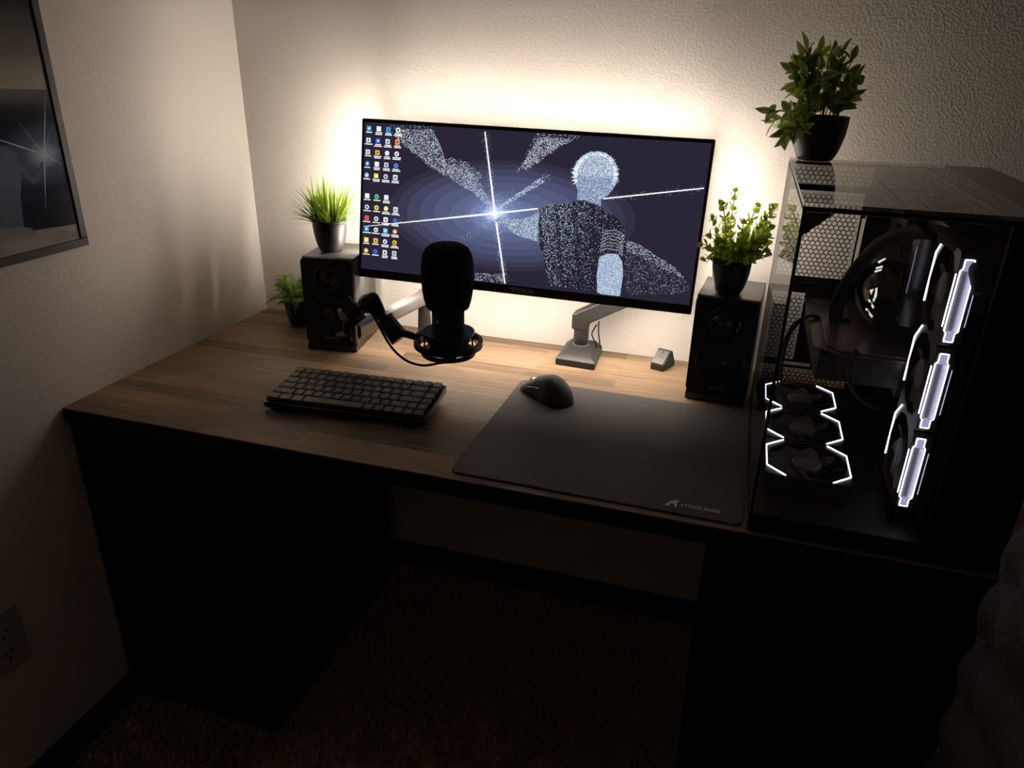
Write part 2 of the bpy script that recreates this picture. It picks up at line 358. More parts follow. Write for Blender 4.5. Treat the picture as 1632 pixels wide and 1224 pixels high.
# wall outlet low on the left wall
ou = thing('wall_outlet', 'cream outlet plate low on the left wall', 'outlet', (0, -.862, DT - .362))
MB().prism(rrect(.078, .122, .006, 3), .0, .006, Matrix(((0, 0, 1, 0), (1, 0, 0, 0), (0, 1, 0, 0), (0, 0, 0, 1)))).build('plate', M_PLATE, ou, bevel=.002)
for dz in (-.022, .024):
    s_ = MB().prism(rrect(.030, .030, .012, 5, 0, dz), .0061, .0085, Matrix(((0, 0, 1, 0), (1, 0, 0, 0), (0, 1, 0, 0), (0, 0, 0, 1)))).build('socket', M_PLATE, ou)
    h_ = MB()
    for yy, zz in ((-.007, .004), (.007, .004), (0, -.008)): h_.box(.0084, .0088, yy - .0015, yy + .0015, dz + zz - .004, dz + zz + .004)
    h_.build('socket_hole', M_BASE, s_)

# ------------------------------------------------------------------ monitor
MW, MH = .71, .326
mon = thing('monitor', 'ultrawide black monitor glowing from behind, showing a starburst wallpaper', 'monitor', (.719, -.131, DT + .318), (R_(-9.12), R_(.84), R_(1.56)))
MB().prism(rrect(MW, MH, .003, 2), -.012, 0, XZ).build('bezel', M_BLK, mon)
MB().box(-.20, .20, .0242, .040, -.09, .10).build('rear_housing', M_BLKM, mon, bevel=.006)
S0, S1, T0, T1 = -.492 * MW, .492 * MW, -.445 * MH, .478 * MH
def screen_mat():
    m = bpy.data.materials.new('screen'); m.use_nodes = True; nt = m.node_tree; b = nt.nodes['Principled BSDF']; N = nt.nodes.new; L = nt.links.new
    tc = N('ShaderNodeTexCoord'); mp = N('ShaderNodeMapping'); mp.vector_type = 'TEXTURE'
    mp.inputs['Location'].default_value = (-.045 * MW, 0, -.025 * MH); mp.inputs['Rotation'].default_value = (0, R_(-2), 0); mp.inputs['Scale'].default_value = (.365 * MW, 1, .335 * MH)
    L(tc.outputs['Object'], mp.inputs[0]); ln = N('ShaderNodeVectorMath'); ln.operation = 'LENGTH'; L(mp.outputs[0], ln.inputs[0])
    cr = N('ShaderNodeValToRGB'); cr.color_ramp.interpolation = 'CONSTANT'; L(ln.outputs['Value'], cr.inputs[0]); e = cr.color_ramp.elements
    cs = [(0, (100, 110, 150)), (.30, (92, 100, 138)), (.46, (84, 90, 124)), (.60, (76, 80, 112)), (.72, (67, 69, 96)), (.83, (57, 56, 79)), (.92, (50, 47, 66)), (1.0, (42, 37, 53))]
    e[0].color = (*lin(cs[0][1]), 1); e[1].position = 1; e[1].color = (*lin(cs[-1][1]), 1)
    for p_, c_ in cs[1:-1]:
        k = e.new(p_); k.color = (*lin(c_), 1)
    mp2 = N('ShaderNodeMapping'); mp2.vector_type = 'TEXTURE'; mp2.inputs['Location'].default_value = (-.079 * MW, 0, -.015 * MH); mp2.inputs['Scale'].default_value = (.07, 1, .045)
    L(tc.outputs['Object'], mp2.inputs[0]); l2 = N('ShaderNodeVectorMath'); l2.operation = 'LENGTH'; L(mp2.outputs[0], l2.inputs[0])
    c2 = N('ShaderNodeValToRGB'); L(l2.outputs['Value'], c2.inputs[0]); q = c2.color_ramp.elements
    q[0].color = (.9, .95, 1, 1); q[1].position = 1; q[1].color = (0, 0, 0, 1)
    k = q.new(.12); k.color = (.45, .55, .80, 1); k = q.new(.4); k.color = (.06, .085, .17, 1)
    ad = N('ShaderNodeMix'); ad.data_type = 'RGBA'; ad.blend_type = 'ADD'; ad.inputs[0].default_value = 1; L(cr.outputs[0], ad.inputs[6]); L(c2.outputs[0], ad.inputs[7])
    b.inputs['Base Color'].default_value = (.004, .004, .005, 1); b.inputs['Roughness'].default_value = .3; b.inputs['Specular IOR Level'].default_value = .2
    L(ad.outputs[2], b.inputs['Emission Color']); b.inputs['Emission Strength'].default_value = 1.0; return m
MB().add([(S0, -.0003, T0), (S1, -.0003, T0), (S1, -.0003, T1), (S0, -.0003, T1)], [(0, 1, 2, 3)]).build('screen', screen_mat(), mon)
# lit picture on the screen: particles, rays, a generic figure seen from behind, desktop icons
wp = MB(); rnd = random.Random(11)
def W(u, v, y=-.0006): return (u * MW, y, v * MH)
def dot(u, v, s, c, y=-.0006):
    x, z = u * MW, v * MH
    if S0 < x - s and x + s < S1 and T0 < z - s and z + s < T1:
        wp.add([(x - s, y, z), (x, y, z - s), (x + s, y, z), (x, y, z + s)], [(0, 1, 2, 3)], col=c)
BLUE = (.55, .68, .95); ICE = (.85, .95, 1.0); WHT = (1., 1., 1.)
def spray(poly, n, dens=None, s=(.0004, .0008), cols=(BLUE, ICE, ICE), y=-.0006):
    xs = [p[0] for p in poly]; ys = [p[1] for p in poly]; k = 0; tries = 0
    while k < n and tries < n * 30:
        tries += 1; u = rnd.uniform(min(xs), max(xs)); v = rnd.uniform(min(ys), max(ys))
        if pip(u, v, poly) and (dens is None or rnd.random() < dens(u, v)):
            dot(u, v, rnd.uniform(*s), rnd.choice(cols), y); k += 1
def fuzz(poly, k):
    cx = sum(p[0] for p in poly) / len(poly); cy = sum(p[1] for p in poly) / len(poly)
    return [(cx + (x - cx) * k, cy + (y - cy) * k) for x, y in poly]
CU, CV = -.0793, -.0127
head = [(.1394, .2256), (.1343, .261), (.1406, .3124), (.1525, .357), (.1719, .3847), (.1955, .395), (.2197, .3878), (.2381, .3622), (.2521, .3218), (.2598, .2732), (.2573, .2228), (.2475, .1816), (.2355, .1471), (.2195, .1225), (.2216, .0791), (.1981, .0969), (.1715, .1032), (.1537, .1075), (.1531, .1586)]
shirt = [(.0489, -.0343), (.0517, .0301), (.0702, .0633), (.1072, .0772), (.1455, .095), (.1715, .1032), (.2163, .0818), (.2403, .0532), (.2713, .0223), (.2894, -.0257), (.2998, -.09), (.3002, -.1942), (.2824, -.1868), (.2528, -.1893), (.2312, -.2166), (.2316, -.3307), (.2326, -.4229), (.1966, -.42), (.0962, -.4205), (.083, -.326), (.0725, -.2509), (.054, -.1587)]
armL = [(.0502, .0223), (.0243, -.0125), (-.006, -.0371), (-.03, -.0378), (-.0582, -.0278), (-.0692, -.0337), (-.0850, -.065), (-.0602, -.0679), (-.0331, -.1033), (-.0135, -.1302), (.0204, -.1464), (.0522, -.1591), (.0494, -.0456)]
armR = [(.2312, -.2166), (.2528, -.1893), (.2824, -.1868), (.297, -.2324), (.3031, -.3142), (.3009, -.4372), (.2513, -.4377), (.2366, -.4297), (.2299, -.3311)]
s1 = [(-.3992, .441), (-.28, .4594), (-.2527, .3554), (-.233, .2572), (-.1696, .2255), (-.1358, .1669), (-.0825, .0248), (-.0934, .0153), (-.1468, .0972), (-.2154, .1731), (-.2744, .2284), (-.3443, .3242), (-.3904, .3858)]
s2 = [(.0288, .4546), (.1289, .4533), (.0876, .4016), (.0512, .3426), (.0043, .263), (-.014, .2676), (.0089, .3729)]
s3 = [(.0456, .2217), (.0573, .1979), (-.0337, .0637), (-.0689, .0121), (-.0608, .0439)]
s4 = [(.3002, -.0974), (.3392, -.119), (.394, -.1815), (.439, -.2272), (.484, -.3284), (.482, -.3776), (.3203, -.4255), (.3014, -.3146), (.3013, -.1827)]
s5 = [(-.1277, -.3935), (-.0362, -.3805), (-.0441, -.440), (-.1264, -.440)]
s6 = [(-.1406, -.101), (-.0948, -.0538), (-.129, -.1687), (-.1755, -.2174), (-.1895, -.2045)]
spray(s1, 2300); spray(fuzz(s1, 1.12), 600)
spray([(-.26, .27), (-.18, .21), (-.14, .17), (-.12, .20), (-.17, .28), (-.22, .30)], 320)
spray(s2, 800); spray(fuzz(s2, 1.25), 350); spray(s3, 330); spray(fuzz(s3, 1.3), 150); spray(s6, 70, s=(.0003, .0006))
s4b = [(.3002, -.0974), (.3392, -.119), (.394, -.1815), (.439, -.2272), (.47, -.29), (.42, -.26), (.37, -.21), (.3013, -.16)]
spray(s4, 800, s=(.0003, .0006)); spray(s4b, 420); spray(s5, 210)
for i in range(900):                                        # sparks round the star
    a = rnd.uniform(0, 6.283); r = abs(rnd.gauss(0, .030)); dot(CU + r * math.cos(a), CV + r * math.sin(a) * 2.1, rnd.uniform(.0003, .0007), rnd.choice((ICE, WHT)))
def ray(a, b, w0, w1, n):
    (ua, va), (ub, vb) = a, b; dx, dz = (ub - ua) * MW, (vb - va) * MH; L = math.hypot(dx, dz); nx, nz = -dz / L, dx / L
    p = lambda u, v, w, s: (u * MW + nx * w * s, -.0008, v * MH + nz * w * s)
    wp.add([p(ua, va, w0, 1), p(ua, va, w0, -1), p(ub, vb, w1, -1), p(ub, vb, w1, 1)], [(0, 1, 2, 3)], col=(.95, .97, 1))
    for k in range(n):
        t = rnd.random(); o = rnd.gauss(0, .0042); dot(ua + (ub - ua) * t + nx * o / MW, va + (vb - va) * t + nz * o / MH, rnd.uniform(.0003, .0006), ICE)
ray((CU, CV), (-.125, .464), .0022, .0013, 170); ray((CU, CV), (-.0341, -.4396), .0022, .0014, 260)
ray((CU, CV), (-.4861, -.1715), .0022, .0005, 110); ray((CU, CV), (.045, .038), .0020, .0014, 70); ray((.225, .128), (.4877, .232), .0013, .0011, 110)
wp.add([(CU * MW + .0075 * math.cos(t) * k, -.0009, CV * MH + .0075 * math.sin(t) * k) for t, k in ((2 * math.pi * i / 16, 1 if i % 2 else .62) for i in range(16))], [tuple(range(16))], col=WHT)
def shape(poly, c, y): wp.add([W(u, v, y) for u, v in poly], [tuple(range(len(poly)))], col=c)
shape(shirt, lin((34, 31, 46)), -.0010); shape(armL, lin((120, 138, 172)), -.0011); shape(armR, lin((145, 168, 200)), -.0011)
shape(head, lin((128, 146, 180)), -.0011)
DK = (lin((60, 70, 105)), lin((90, 105, 145)))
spray(head, 260, cols=DK, y=-.0013, dens=lambda u, v: .2 + .8 * (v < .25)); spray(head, 2300, cols=(WHT, ICE), y=-.0014, dens=lambda u, v: .35 + .65 * (v > .25))
for k in range(90):                                         # short tousled light hair
    t = R_(rnd.uniform(-25, 205)); cu, cv = .197, .262; a = t + rnd.uniform(-.10, .30)
    p0 = (cu + .050 * math.cos(t), cv + .112 * math.sin(t)); p2 = (cu + .050 * math.cos(t + .12), cv + .112 * math.sin(t + .12)); q = rnd.uniform(.057, .071)
    p1 = (cu + q * math.cos(a), cv + q * 1.95 * math.sin(a)); shape([p0, p1, p2], lin(rnd.choice(((225, 238, 250), (185, 205, 230), (235, 245, 255)))), -.0012 - .0000008 * k)
shape([(.140, .098), (.1715, .112), (.217, .090), (.232, .066), (.205, .079), (.171, .093)], lin((40, 42, 62)), -.00125)
spray(armL, 800, cols=(WHT, ICE), y=-.0013); spray(armL, 180, cols=DK, y=-.0013)
spray(armR, 1100, cols=(WHT, ICE), y=-.0013); spray(armR, 140, cols=DK, y=-.0013)
spray(shirt, 1900, dens=lambda u, v: (1.0 if abs(math.sin(u * 62 + v * 5)) > .35 else .35) * max(.12, 1.1 - (u - .05) * 5.5) * max(.3, 1 + v * 1.3), cols=(BLUE, ICE, BLUE), y=-.0013)
spray(shirt, 750, y=-.0013, s=(.0003, .0006), cols=(BLUE, ICE))
for k in range(7):                                          # folds of the right sleeve
    for i in range(46):
        t = R_(20 + 130 * i / 45); dot(.262 + .034 * math.cos(t) + rnd.gauss(0, .0012), -.10 - .018 * k + .05 * math.sin(t) + rnd.gauss(0, .003), .0006, ICE, -.0013)
icols = [(225, 230, 240), (240, 240, 245), (230, 235, 240), (220, 225, 235), (240, 240, 245), (235, 235, 240), (215, 225, 235), (90, 130, 235), (60, 110, 235), (90, 210, 140), (245, 150, 90), (235, 235, 240), (250, 225, 110), (60, 170, 230), (230, 90, 90), (120, 190, 235), (240, 190, 60), (200, 205, 220)]
def icon(u, v, c, kind, words=2):
    x, z = u * MW, v * MH; s = .0051; col = lin(c); y = -.0015
    if kind == 0: wp.add([(x + a, y, z + b) for a, b in rrect(2 * s, 2 * s, .0014, 2)], [tuple(range(12))], col=col)
    elif kind == 1: wp.add([(x + s * math.cos(t), y, z + s * math.sin(t)) for t in (2 * math.pi * i / 14 for i in range(14))], [tuple(range(14))], col=col)
    else: wp.add([(x + a * s, y, z + b * s) for a, b in ((-1, -1), (1, -.8), (.8, 1), (-.2, .8), (-.4, 1), (-1, .9))], [tuple(range(6))], col=col)
    k = rnd.choice(((90, 100, 130), (250, 250, 255), (60, 70, 95))); q = lin(k)
    wp.add([(x + a * s, y - .0002, z + b * s) for a, b in ((-.5, -.3), (.1, -.5), (.5, .1), (-.1, .5))], [(0, 1, 2, 3)], col=q)
    for l in range(words):
        L = rnd.uniform(.0060, .0092); zz = z - s - .0028 - l * .0031; xx = x - L
        while xx < x + L:
            ww = rnd.uniform(.0010, .0018); hh = rnd.uniform(.0011, .0017)
            wp.add([(xx, y, zz - .0008), (xx + ww, y, zz - .0008), (xx + ww, y, zz + hh), (xx, y, zz + hh)], [(0, 1, 2, 3)], col=(.95, .96, 1)); xx += ww + .00022
for r in range(5):
    for c_ in range(4): icon(-.4762 + .0303 * c_ - .001 * r, .4406 - .0715 * r, rnd.choice(icols), rnd.randrange(3), 1 if c_ == 0 else 2)
for r in range(6):
    for c_ in range(4):
        if r == 0 and c_ == 3: continue
        icon(-.4770 + .0307 * c_ + .0002 * r, .0255 - .0700 * r, rnd.choice(icols), rnd.randrange(2), 2 if c_ > 1 else 1)
wp.build('lit_wallpaper', attr_mat('wallpaper_light', True, 1.0), mon)
lg = MB(); vs, fs = text('CRUA', .0125, space=1.15); lg.add([(x + .0276 * MW, -.0006 - 0.0, y - .4735 * MH) for x, y, z in vs], fs)
ex, ez = -.0075 * MW, -.4705 * MH
lg.add([(ex - .0125, -.0006, ez), (ex - .006, -.0006, ez + .0022), (ex, -.0006, ez + .0052), (ex + .006, -.0006, ez + .0030), (ex + .0125, -.0006, ez - .0010), (ex + .005, -.0006, ez + .0008), (ex, -.0006, ez + .0022), (ex - .006, -.0006, ez + .0006)], [tuple(range(8))])
lg.add([(ex + .0034 * math.cos(t), -.0007, ez - .0006 + .0034 * math.sin(t)) for t in (math.pi + math.pi * i / 8 for i in range(9))], [tuple(range(9))])
lg.build('brand_mark', pmat('grey_mark', (.62, .62, .66), .5), mon, label='small grey eye emblem and lettering on the bottom bezel')
cb = MB()
for i in range(6): cb.box(.27 * MW + i * .011, .27 * MW + i * .011 + .002, -.0009, 0, -.470 * MH, -.466 * MH)
cb.build('touch_button_marks', M_DKMET, mon)
MB().box(-.349, .349, .0122, .0240, -.154, .154).build('rear_cover', M_BLKM, mon, bevel=.001)
for (x0, x1, z0, z1, mt_) in ((-.347, .347, .1542, .1554, M_LEDT), (-.347, .347, -.1554, -.1542, M_LEDB), (-.3504, -.3492, -.152, .152, M_LED), (.3492, .3504, -.152, .152, M_LEDR)):
    MB().box(x0, x1, .0135, .0230, z0, z1).build('led_strip', mt_, mon, label='warm glowing LED strip')

# monitor arm
ma = thing('articulated_stand', 'dark grey articulated monitor stand with a wedge-shaped foot on the wooden desk', 'monitor stand', (.843, -.066, DT))
mb_ = MB(); b0 = [(-.043, -.057), (.044, -.063), (.038, .054), (-.044, .054)]; b1 = [(-.026, -.034), (.028, -.038), (.026, .040), (-.027, .040)]
mb_.add([(x, y, 0) for x, y in b0] + [(x, y, .014) for x, y in b0] + [(x, y, .030) for x, y in b1],
        [(3, 2, 1, 0), (0, 1, 5, 4), (1, 2, 6, 5), (2, 3, 7, 6), (3, 0, 4, 7), (4, 5, 9, 8), (5, 6, 10, 9), (6, 7, 11, 10), (7, 4, 8, 11), (8, 9, 10, 11)])
mb_.build('base', M_DKMET, ma, bevel=.002)
MB().cyl((-.002, .004, .030), (-.002, .004, .044), .0155).build('post_collar', M_BLK, ma)
MB().cyl((-.002, .004, .0301), (-.002, .004, .033), .0185).build('post_ring', M_METAL, ma)
MB().cyl((-.002, .004, .044), (-.002, .004, .083), .0165).build('post', M_DKMET, ma)
arm = MB(); pr = [(-.022, -.012), (.012, -.014), (.016, .004), (.150, .082), (.152, .112), (.128, .108), (-.022, .022)]
arm.prism(pr, -.017, .017, Matrix.Translation((0, .004, .080)) @ XZ).build('lower_arm', M_DKMET, ma, bevel=.005, seg=3)
MB().cyl((.138, .004, .186), (.138, .004, .212), .019).build('elbow', M_BLK, ma)
MB().bar((.138, .006, .226), (-.124, .012, .252), .030, .030).build('upper_arm', M_DKMET, ma, bevel=.004)
MB().box(-.160, -.088, -.030, -.022, .212, .292).cyl((-.124, -.022, .252), (-.124, .012, .252), .014).build('mount_plate', M_BLK, ma)
MB().tube([(.030, .010, .078), (.020, .012, .055), (.028, .014, .036), (.034, .016, .024)], .0016, 6).build('cable', M_RUB, ma)
MB().tube([(.034, .010, .086), (.034, .014, .060), (.040, .018, .022)], .0016, 6).build('cable', M_RUB, ma)

# small receiver dock
dk = thing('receiver_dock', 'small black wedge-shaped wireless dock beside the right speaker', 'dock', (1.022, -.056, DT), (0, 0, R_(-20)))
prof = [(-.032, 0), (.030, 0), (.030, .008), (.012, .037), (.004, .039), (-.032, .013)]       # (y, z)
MYZ = Matrix(((0, 0, 1, 0), (1, 0, 0, 0), (0, 1, 0, 0), (0, 0, 0, 1)))
MB().prism([(a * .9, b) for a, b in prof], -.0155, .0155, MYZ).build('body', M_BLK, dk, bevel=.002)
nv = Vector((0, -.026, .036)).normalized(); sl = Vector((0, .036, .026)).normalized()
Mf = Matrix((Vector((1, 0, 0)), sl, nv)).transposed().to_4x4(); Mf.translation = Vector((0, -.0145, .0268))
MB().prism(rrect(.026, .036, .003, 3), -.001, .0012, Mf).build('top_plate', M_METAL, dk)
em = MB()
for s_ in (-1, 1): em.add([(s_ * .001, -.003, .0015), (s_ * .005, .0005, .0015), (s_ * .002, .003, .0015), (s_ * .003, .0, .0015)], [(0, 1, 2, 3)], M=Mf)
em.box(-.0008, .0008, .008, .016, .0013, .0016, Mf); em.build('emblem', M_BLK, dk)

# ------------------------------------------------------------------ speakers
def speaker(x, y, yaw, label, lean=0):
    t = thing('speaker', label, 'speaker', (x, y, DT), (0, 0, yaw), 'pair of black bookshelf speakers')
    W_, D_, H_ = .114, .150, .208
    MB().box(0, W_, .012, D_, .016, H_).build('cabinet', pmat_speaker, t, bevel=.002)
    p = rrect(W_, H_ - .017, .010, 4, W_ / 2, (H_ + .017) / 2)
    p = [q for q in p]
    f = MB().prism(p, -.012, 0, XZ).build('front_panel', M_BLKM, t, bevel=.0015)
    MB().box(.001, W_ - .001, .0, D_ - .004, .0, .0155).build('plinth', M_GLOSS, t, bevel=.001)
    def ring(cx, cz, prof, name, mat, par):
        return MB().lathe(prof, 40, Matrix.Translation((cx, 0, cz)) @ Matrix.Rotation(R_(90), 4, 'X')).build(name, mat, par)
    c = W_ / 2
    g = ring(c, .167, [(.030, .0001), (.029, .003), (.024, .0025), (.015, .0006), (.0145, .0002)], 'tweeter_guide', M_GLOSS, t)
    ring(c, .167, [(.0143, .0005), (.010, .0040), (.005, .0060), (.0001, .0066)], 'tweeter_dome', M_BLK, g)
    g = ring(c, .084, [(.046, .0001), (.0455, .004), (.042, .0045), (.040, .002), (.037, .0048), (.034, .0020)], 'woofer_surround', M_RUB, t)
    k = ring(c, .084, [(.034, .0022), (.022, .0012), (.0125, .0006)], 'woofer_cone', M_BLKM, g)
    ring(c, .084, [(.0125, .0006), (.009, .0040), (.004, .0058), (.0001, .0062)], 'dust_cap', M_BLK, g)
    vs, fs = text('EDIFIER', .0075, space=1.2)
    MB().add([(c + q[0], -.0004, .030 + q[1]) for q in vs], fs).build('brand_mark', pmat('speaker_mark', (.35, .35, .35), .4), t, label='small grey maker lettering')
    return t
pmat_speaker = pmat('dark_vinyl', (.045, .043, .042), .36, bump=.15, bscale=700)
speaker(.258, -.226, R_(9), 'left bookshelf speaker, with the grass pot on top')
speaker(1.081, -.205, R_(-4), 'right bookshelf speaker, against the computer case')

# ------------------------------------------------------------------ pots and plants
POTP = [(.0001, 0), (.58, 0), (.63, .015), (.71, .09), (.81, .23), (.90, .42), (.96, .62), (.99, .82), (1.0, 1.0), (.955, 1.0), (.93, .93)]
def pot(parent, r, h):
    MB().lathe([(a * r, b * h) for a, b in POTP] + [(.92 * r, .88 * h)], 40).build('pot', M_POT, parent)
    MB().lathe([(.925 * r, .88 * h), (.5 * r, .90 * h), (.0001, .91 * h)], 24).build('soil', M_SOIL, parent)
def frame_of(t):
    t = t.normalized(); a = t.cross(Vector((0, 0, 1)))
    if a.length < .05: a = t.cross(Vector((1, 0, 0)))
    a.normalize(); return t, a, a.cross(t)
def leaf(mb, p, d, n, L, w, fold=.25, curl=.3, shade=.5, tip=0, seg=4, prof=None, rnd=random):
    """pointed leaf from p along d, facing n"""
    d = d.normalized(); s = d.cross(n).normalized(); n = s.cross(d)
    prof = prof or (lambda t: math.sin(math.pi * t ** .8) ** .9)
    vs = []; cs = []
    for i in range(seg + 1):
        t = i / seg; c = p + d * (L * t) - n * (curl * L * t * t); ww = w * prof(t) / 2
        vs += [c - s * ww + n * (fold * ww), c, c + s * ww + n * (fold * ww)]
    fs = []; o = len(mb.v)
    for i in range(seg):
        fs += [(i * 3, i * 3 + 1, i * 3 + 4, i * 3 + 3), (i * 3 + 1, i * 3 + 2, i * 3 + 5, i * 3 + 4)]
    mb.v += [tuple(v) for v in vs]
    for k, q in enumerate(fs):
        a = max(0, shade); b = min(1, shade + tip)
        L_ = (a + (b - a) * 1.0) if True else a
        left = k % 2 == 0
        edge, mid = (b,) * 3, (a,) * 3
        mb.f.append(tuple(i + o for i in q)); mb.sm.append(True)
        mb.c.append((edge, mid, mid, edge) if left else (mid, edge, edge, mid))

# tall spiky grass on the left speaker
gr = thing('potted_grass', 'bright green artificial grass in a charcoal pot on the left speaker', 'potted plant', (.290, -.148, DT + .2085))
pot(gr, .0365, .068)
rnd = random.Random(7); g = MB()
for i in range(250):
    a = rnd.uniform(0, 6.283); r0 = .029 * math.sqrt(rnd.random()); base = Vector((r0 * math.cos(a), r0 * math.sin(a), .058))
    out = rnd.random() ** 1.15 * 1.05 * (.35 + r0 / .03); az = a + rnd.gauss(0, .5); L = rnd.uniform(.055, .112) * (1 if out < .9 else .85)
    if math.cos(az) > .2: L *= 1 - .50 * math.cos(az) * min(1, out)
    if rnd.random() < .05: out *= 1.4
    d = Vector((math.cos(az) * math.sin(out), math.sin(az) * math.sin(out), math.cos(out))); side = Vector((-math.sin(az), math.cos(az), 0))
    side = (side + Vector((rnd.uniform(-.8, .8), rnd.uniform(-.8, .8), 0))).normalized(); w_ = rnd.uniform(.0030, .0056); sag = rnd.uniform(.1, .45) * math.sin(out)
    P = []; seg = 6
    for k in range(seg + 1):
        t = k / seg; P.append(base + d * (L * t) + Vector((math.cos(az), math.sin(az), 0)) * (L * .25 * t * t * math.sin(out)) - Vector((0, 0, 1)) * (sag * L * t * t))
    vs = []; fs = []; cs = []
    for k, p in enumerate(P):
        ww = w_ * (1 - (k / seg) ** 2.2) / 2 + .0001; vs += [p - side * ww, p + side * ww]
    o = len(g.v); g.v += [tuple(v) for v in vs]; hue = rnd.uniform(-.1, .35)
    for k in range(seg):
        c0 = min(1, hue + .75 * (k / seg) ** 1.4); c1 = min(1, hue + .75 * ((k + 1) / seg) ** 1.4)
        g.f.append((o + 2 * k, o + 2 * k + 1, o + 2 * k + 3, o + 2 * k + 2)); g.sm.append(True); g.c.append(((c0,) * 3, (c0,) * 3, (c1,) * 3, (c1,) * 3))
g.build('grass_blades', leaf_mat('grass_green', (.012, .036, .004), (.36, .50, .045), trans=.42), gr)

# little fern in the corner
fe = thing('potted_fern', 'small feathery green fern in a dark pot standing in the desk corner', 'potted plant', (.150, -.080, DT))
pot(fe, .0355, .066)
rnd = random.Random(21); fm = MB(); st = MB()
for i in range(74):
    az = rnd.uniform(0, 6.283); out = rnd.uniform(.05, 1.2); L = rnd.uniform(.045, .078) * (1.15 if out < .6 else .85)
    base = Vector((.018 * math.cos(az), .018 * math.sin(az), .056)); hd = Vector((math.cos(az), math.sin(az), 0))
    P = [base + hd * (L * t * math.sin(out)) * (1 + .3 * t) + Vector((0, 0, 1)) * (L * (math.cos(out) * t + .35 * t * (1 - t) - (.35 * t ** 4))) for t in [k / 14 for k in range(15)]]
    P = [Vector((max(p.x, -.138), min(p.y, .070), p.z)) for p in P]
    st.tube(P, .0006, 4, 1, col=(.3, .3, .3)); hue = rnd.uniform(.1, .8)
    for k in range(2, 15):
        d = (P[k] - P[k - 1]).normalized(); s = d.cross(Vector((0, 0, 1))); s = s.normalized() if s.length > .05 else Vector((1, 0, 0)); l = .0125 * math.sin(math.pi * min(1, k / 15 + .12)) + .002
        for sg in (-1, 1):
            leaf(fm, P[k], s * sg + d * .35, Vector((0, 0, 1)), l, .0050, .1, .15, hue, .2, 2, lambda t: (1, .95, .05)[round(t * 2)])
fm.build('fronds', leaf_mat('fern_green', (.16, .30, .05), (.60, .78, .16), trans=.45), fe)
st.build('stems', leaf_mat('fern_stem', (.04, .08, .01), (.12, .16, .03)), fe)

# round-leaved sprigs on the right speaker
bx = thing('potted_sprigs', 'charcoal pot of round-leaved yellow-green sprigs on the right speaker', 'potted plant', (1.135, -.165, DT + .2085))
pot(bx, .0355, .066)
rnd = random.Random(33); lm = MB(); st = MB()
def sprig(path, n, l0, hue):
    P = spline(path, 8); st.tube(path, .0008, 5, 5, col=(.4, .4, .4)); K = len(P)
    for j in range(n):
        f_ = .22 + .78 * j / (n - 1); i = min(K - 2, int(f_ * (K - 1))); p = P[i]; t, a, b = frame_of(P[i + 1] - P[i])
        for q in (0, 1):
            ang = j * 1.57 + q * math.pi + rnd.uniform(-.3, .3); o = a * math.cos(ang) + b * math.sin(ang)
            leaf(lm, p, o + t * .55, t * -.6 + o * .3 + Vector((0, 0, .4)), l0 * rnd.uniform(.8, 1.15), l0 * .82, .2, .25, max(0, min(1, hue + rnd.uniform(-.25, .25))), .15, 4, lambda t_: (.25, .85, 1, .85, .15)[round(t_ * 4)])
paths = []
B0 = Vector((0, 0, .060))
ends = [(-.030, -.012, .165), (-.012, .010, .188), (-.045, .0, .135), (-.048, -.02, .110), (-.058, .01, .085), (-.050, -.012, .062), (.030, .0, .165), (.066, -.012, .165), (.058, .015, .150), (.010, -.02, .140), (.045, -.035, .120),
        (.062, -.030, .118), (.062, .02, .095), (.058, -.012, .078), (.030, -.045, .098), (.000, -.045, .100), (-.022, -.04, .104), (.018, .03, .125), (.045, .025, .13), (-.020, .03, .13), (.056, -.04, .095), (.012, -.04, .115), (.035, -.02, .105), (-.038, -.035, .085), (-.010, -.048, .082), (.028, -.052, .080), (.064, -.02, .106), (.060, .005, .128), (.064, .02, .110), (.050, .0, .098), (.040, -.03, .075), (.052, .028, .120)]
for e in ends:
    e = Vector(e); e.x = min(e.x, .056); b = Vector((e.x * .35, e.y * .35, .056)); L = (e - b).length
    mid = b.lerp(e, .5) + Vector((0, 0, .22 * L * min(1, abs(e.x) * 16))) + Vector((rnd.uniform(-.004, .004), rnd.uniform(-.004, .004), 0))
    sprig([b, b.lerp(mid, .5) + Vector((0, 0, .004)), mid, e], max(7, int(L / .0072)), .0128, rnd.uniform(.3, .9))
lm.build('leaves', leaf_mat('sprig_green', (.14, .25, .02), (.68, .78, .13), trans=.55), bx)
st.build('stems', leaf_mat('sprig_stem', (.03, .07, .01), (.08, .14, .02)), bx)

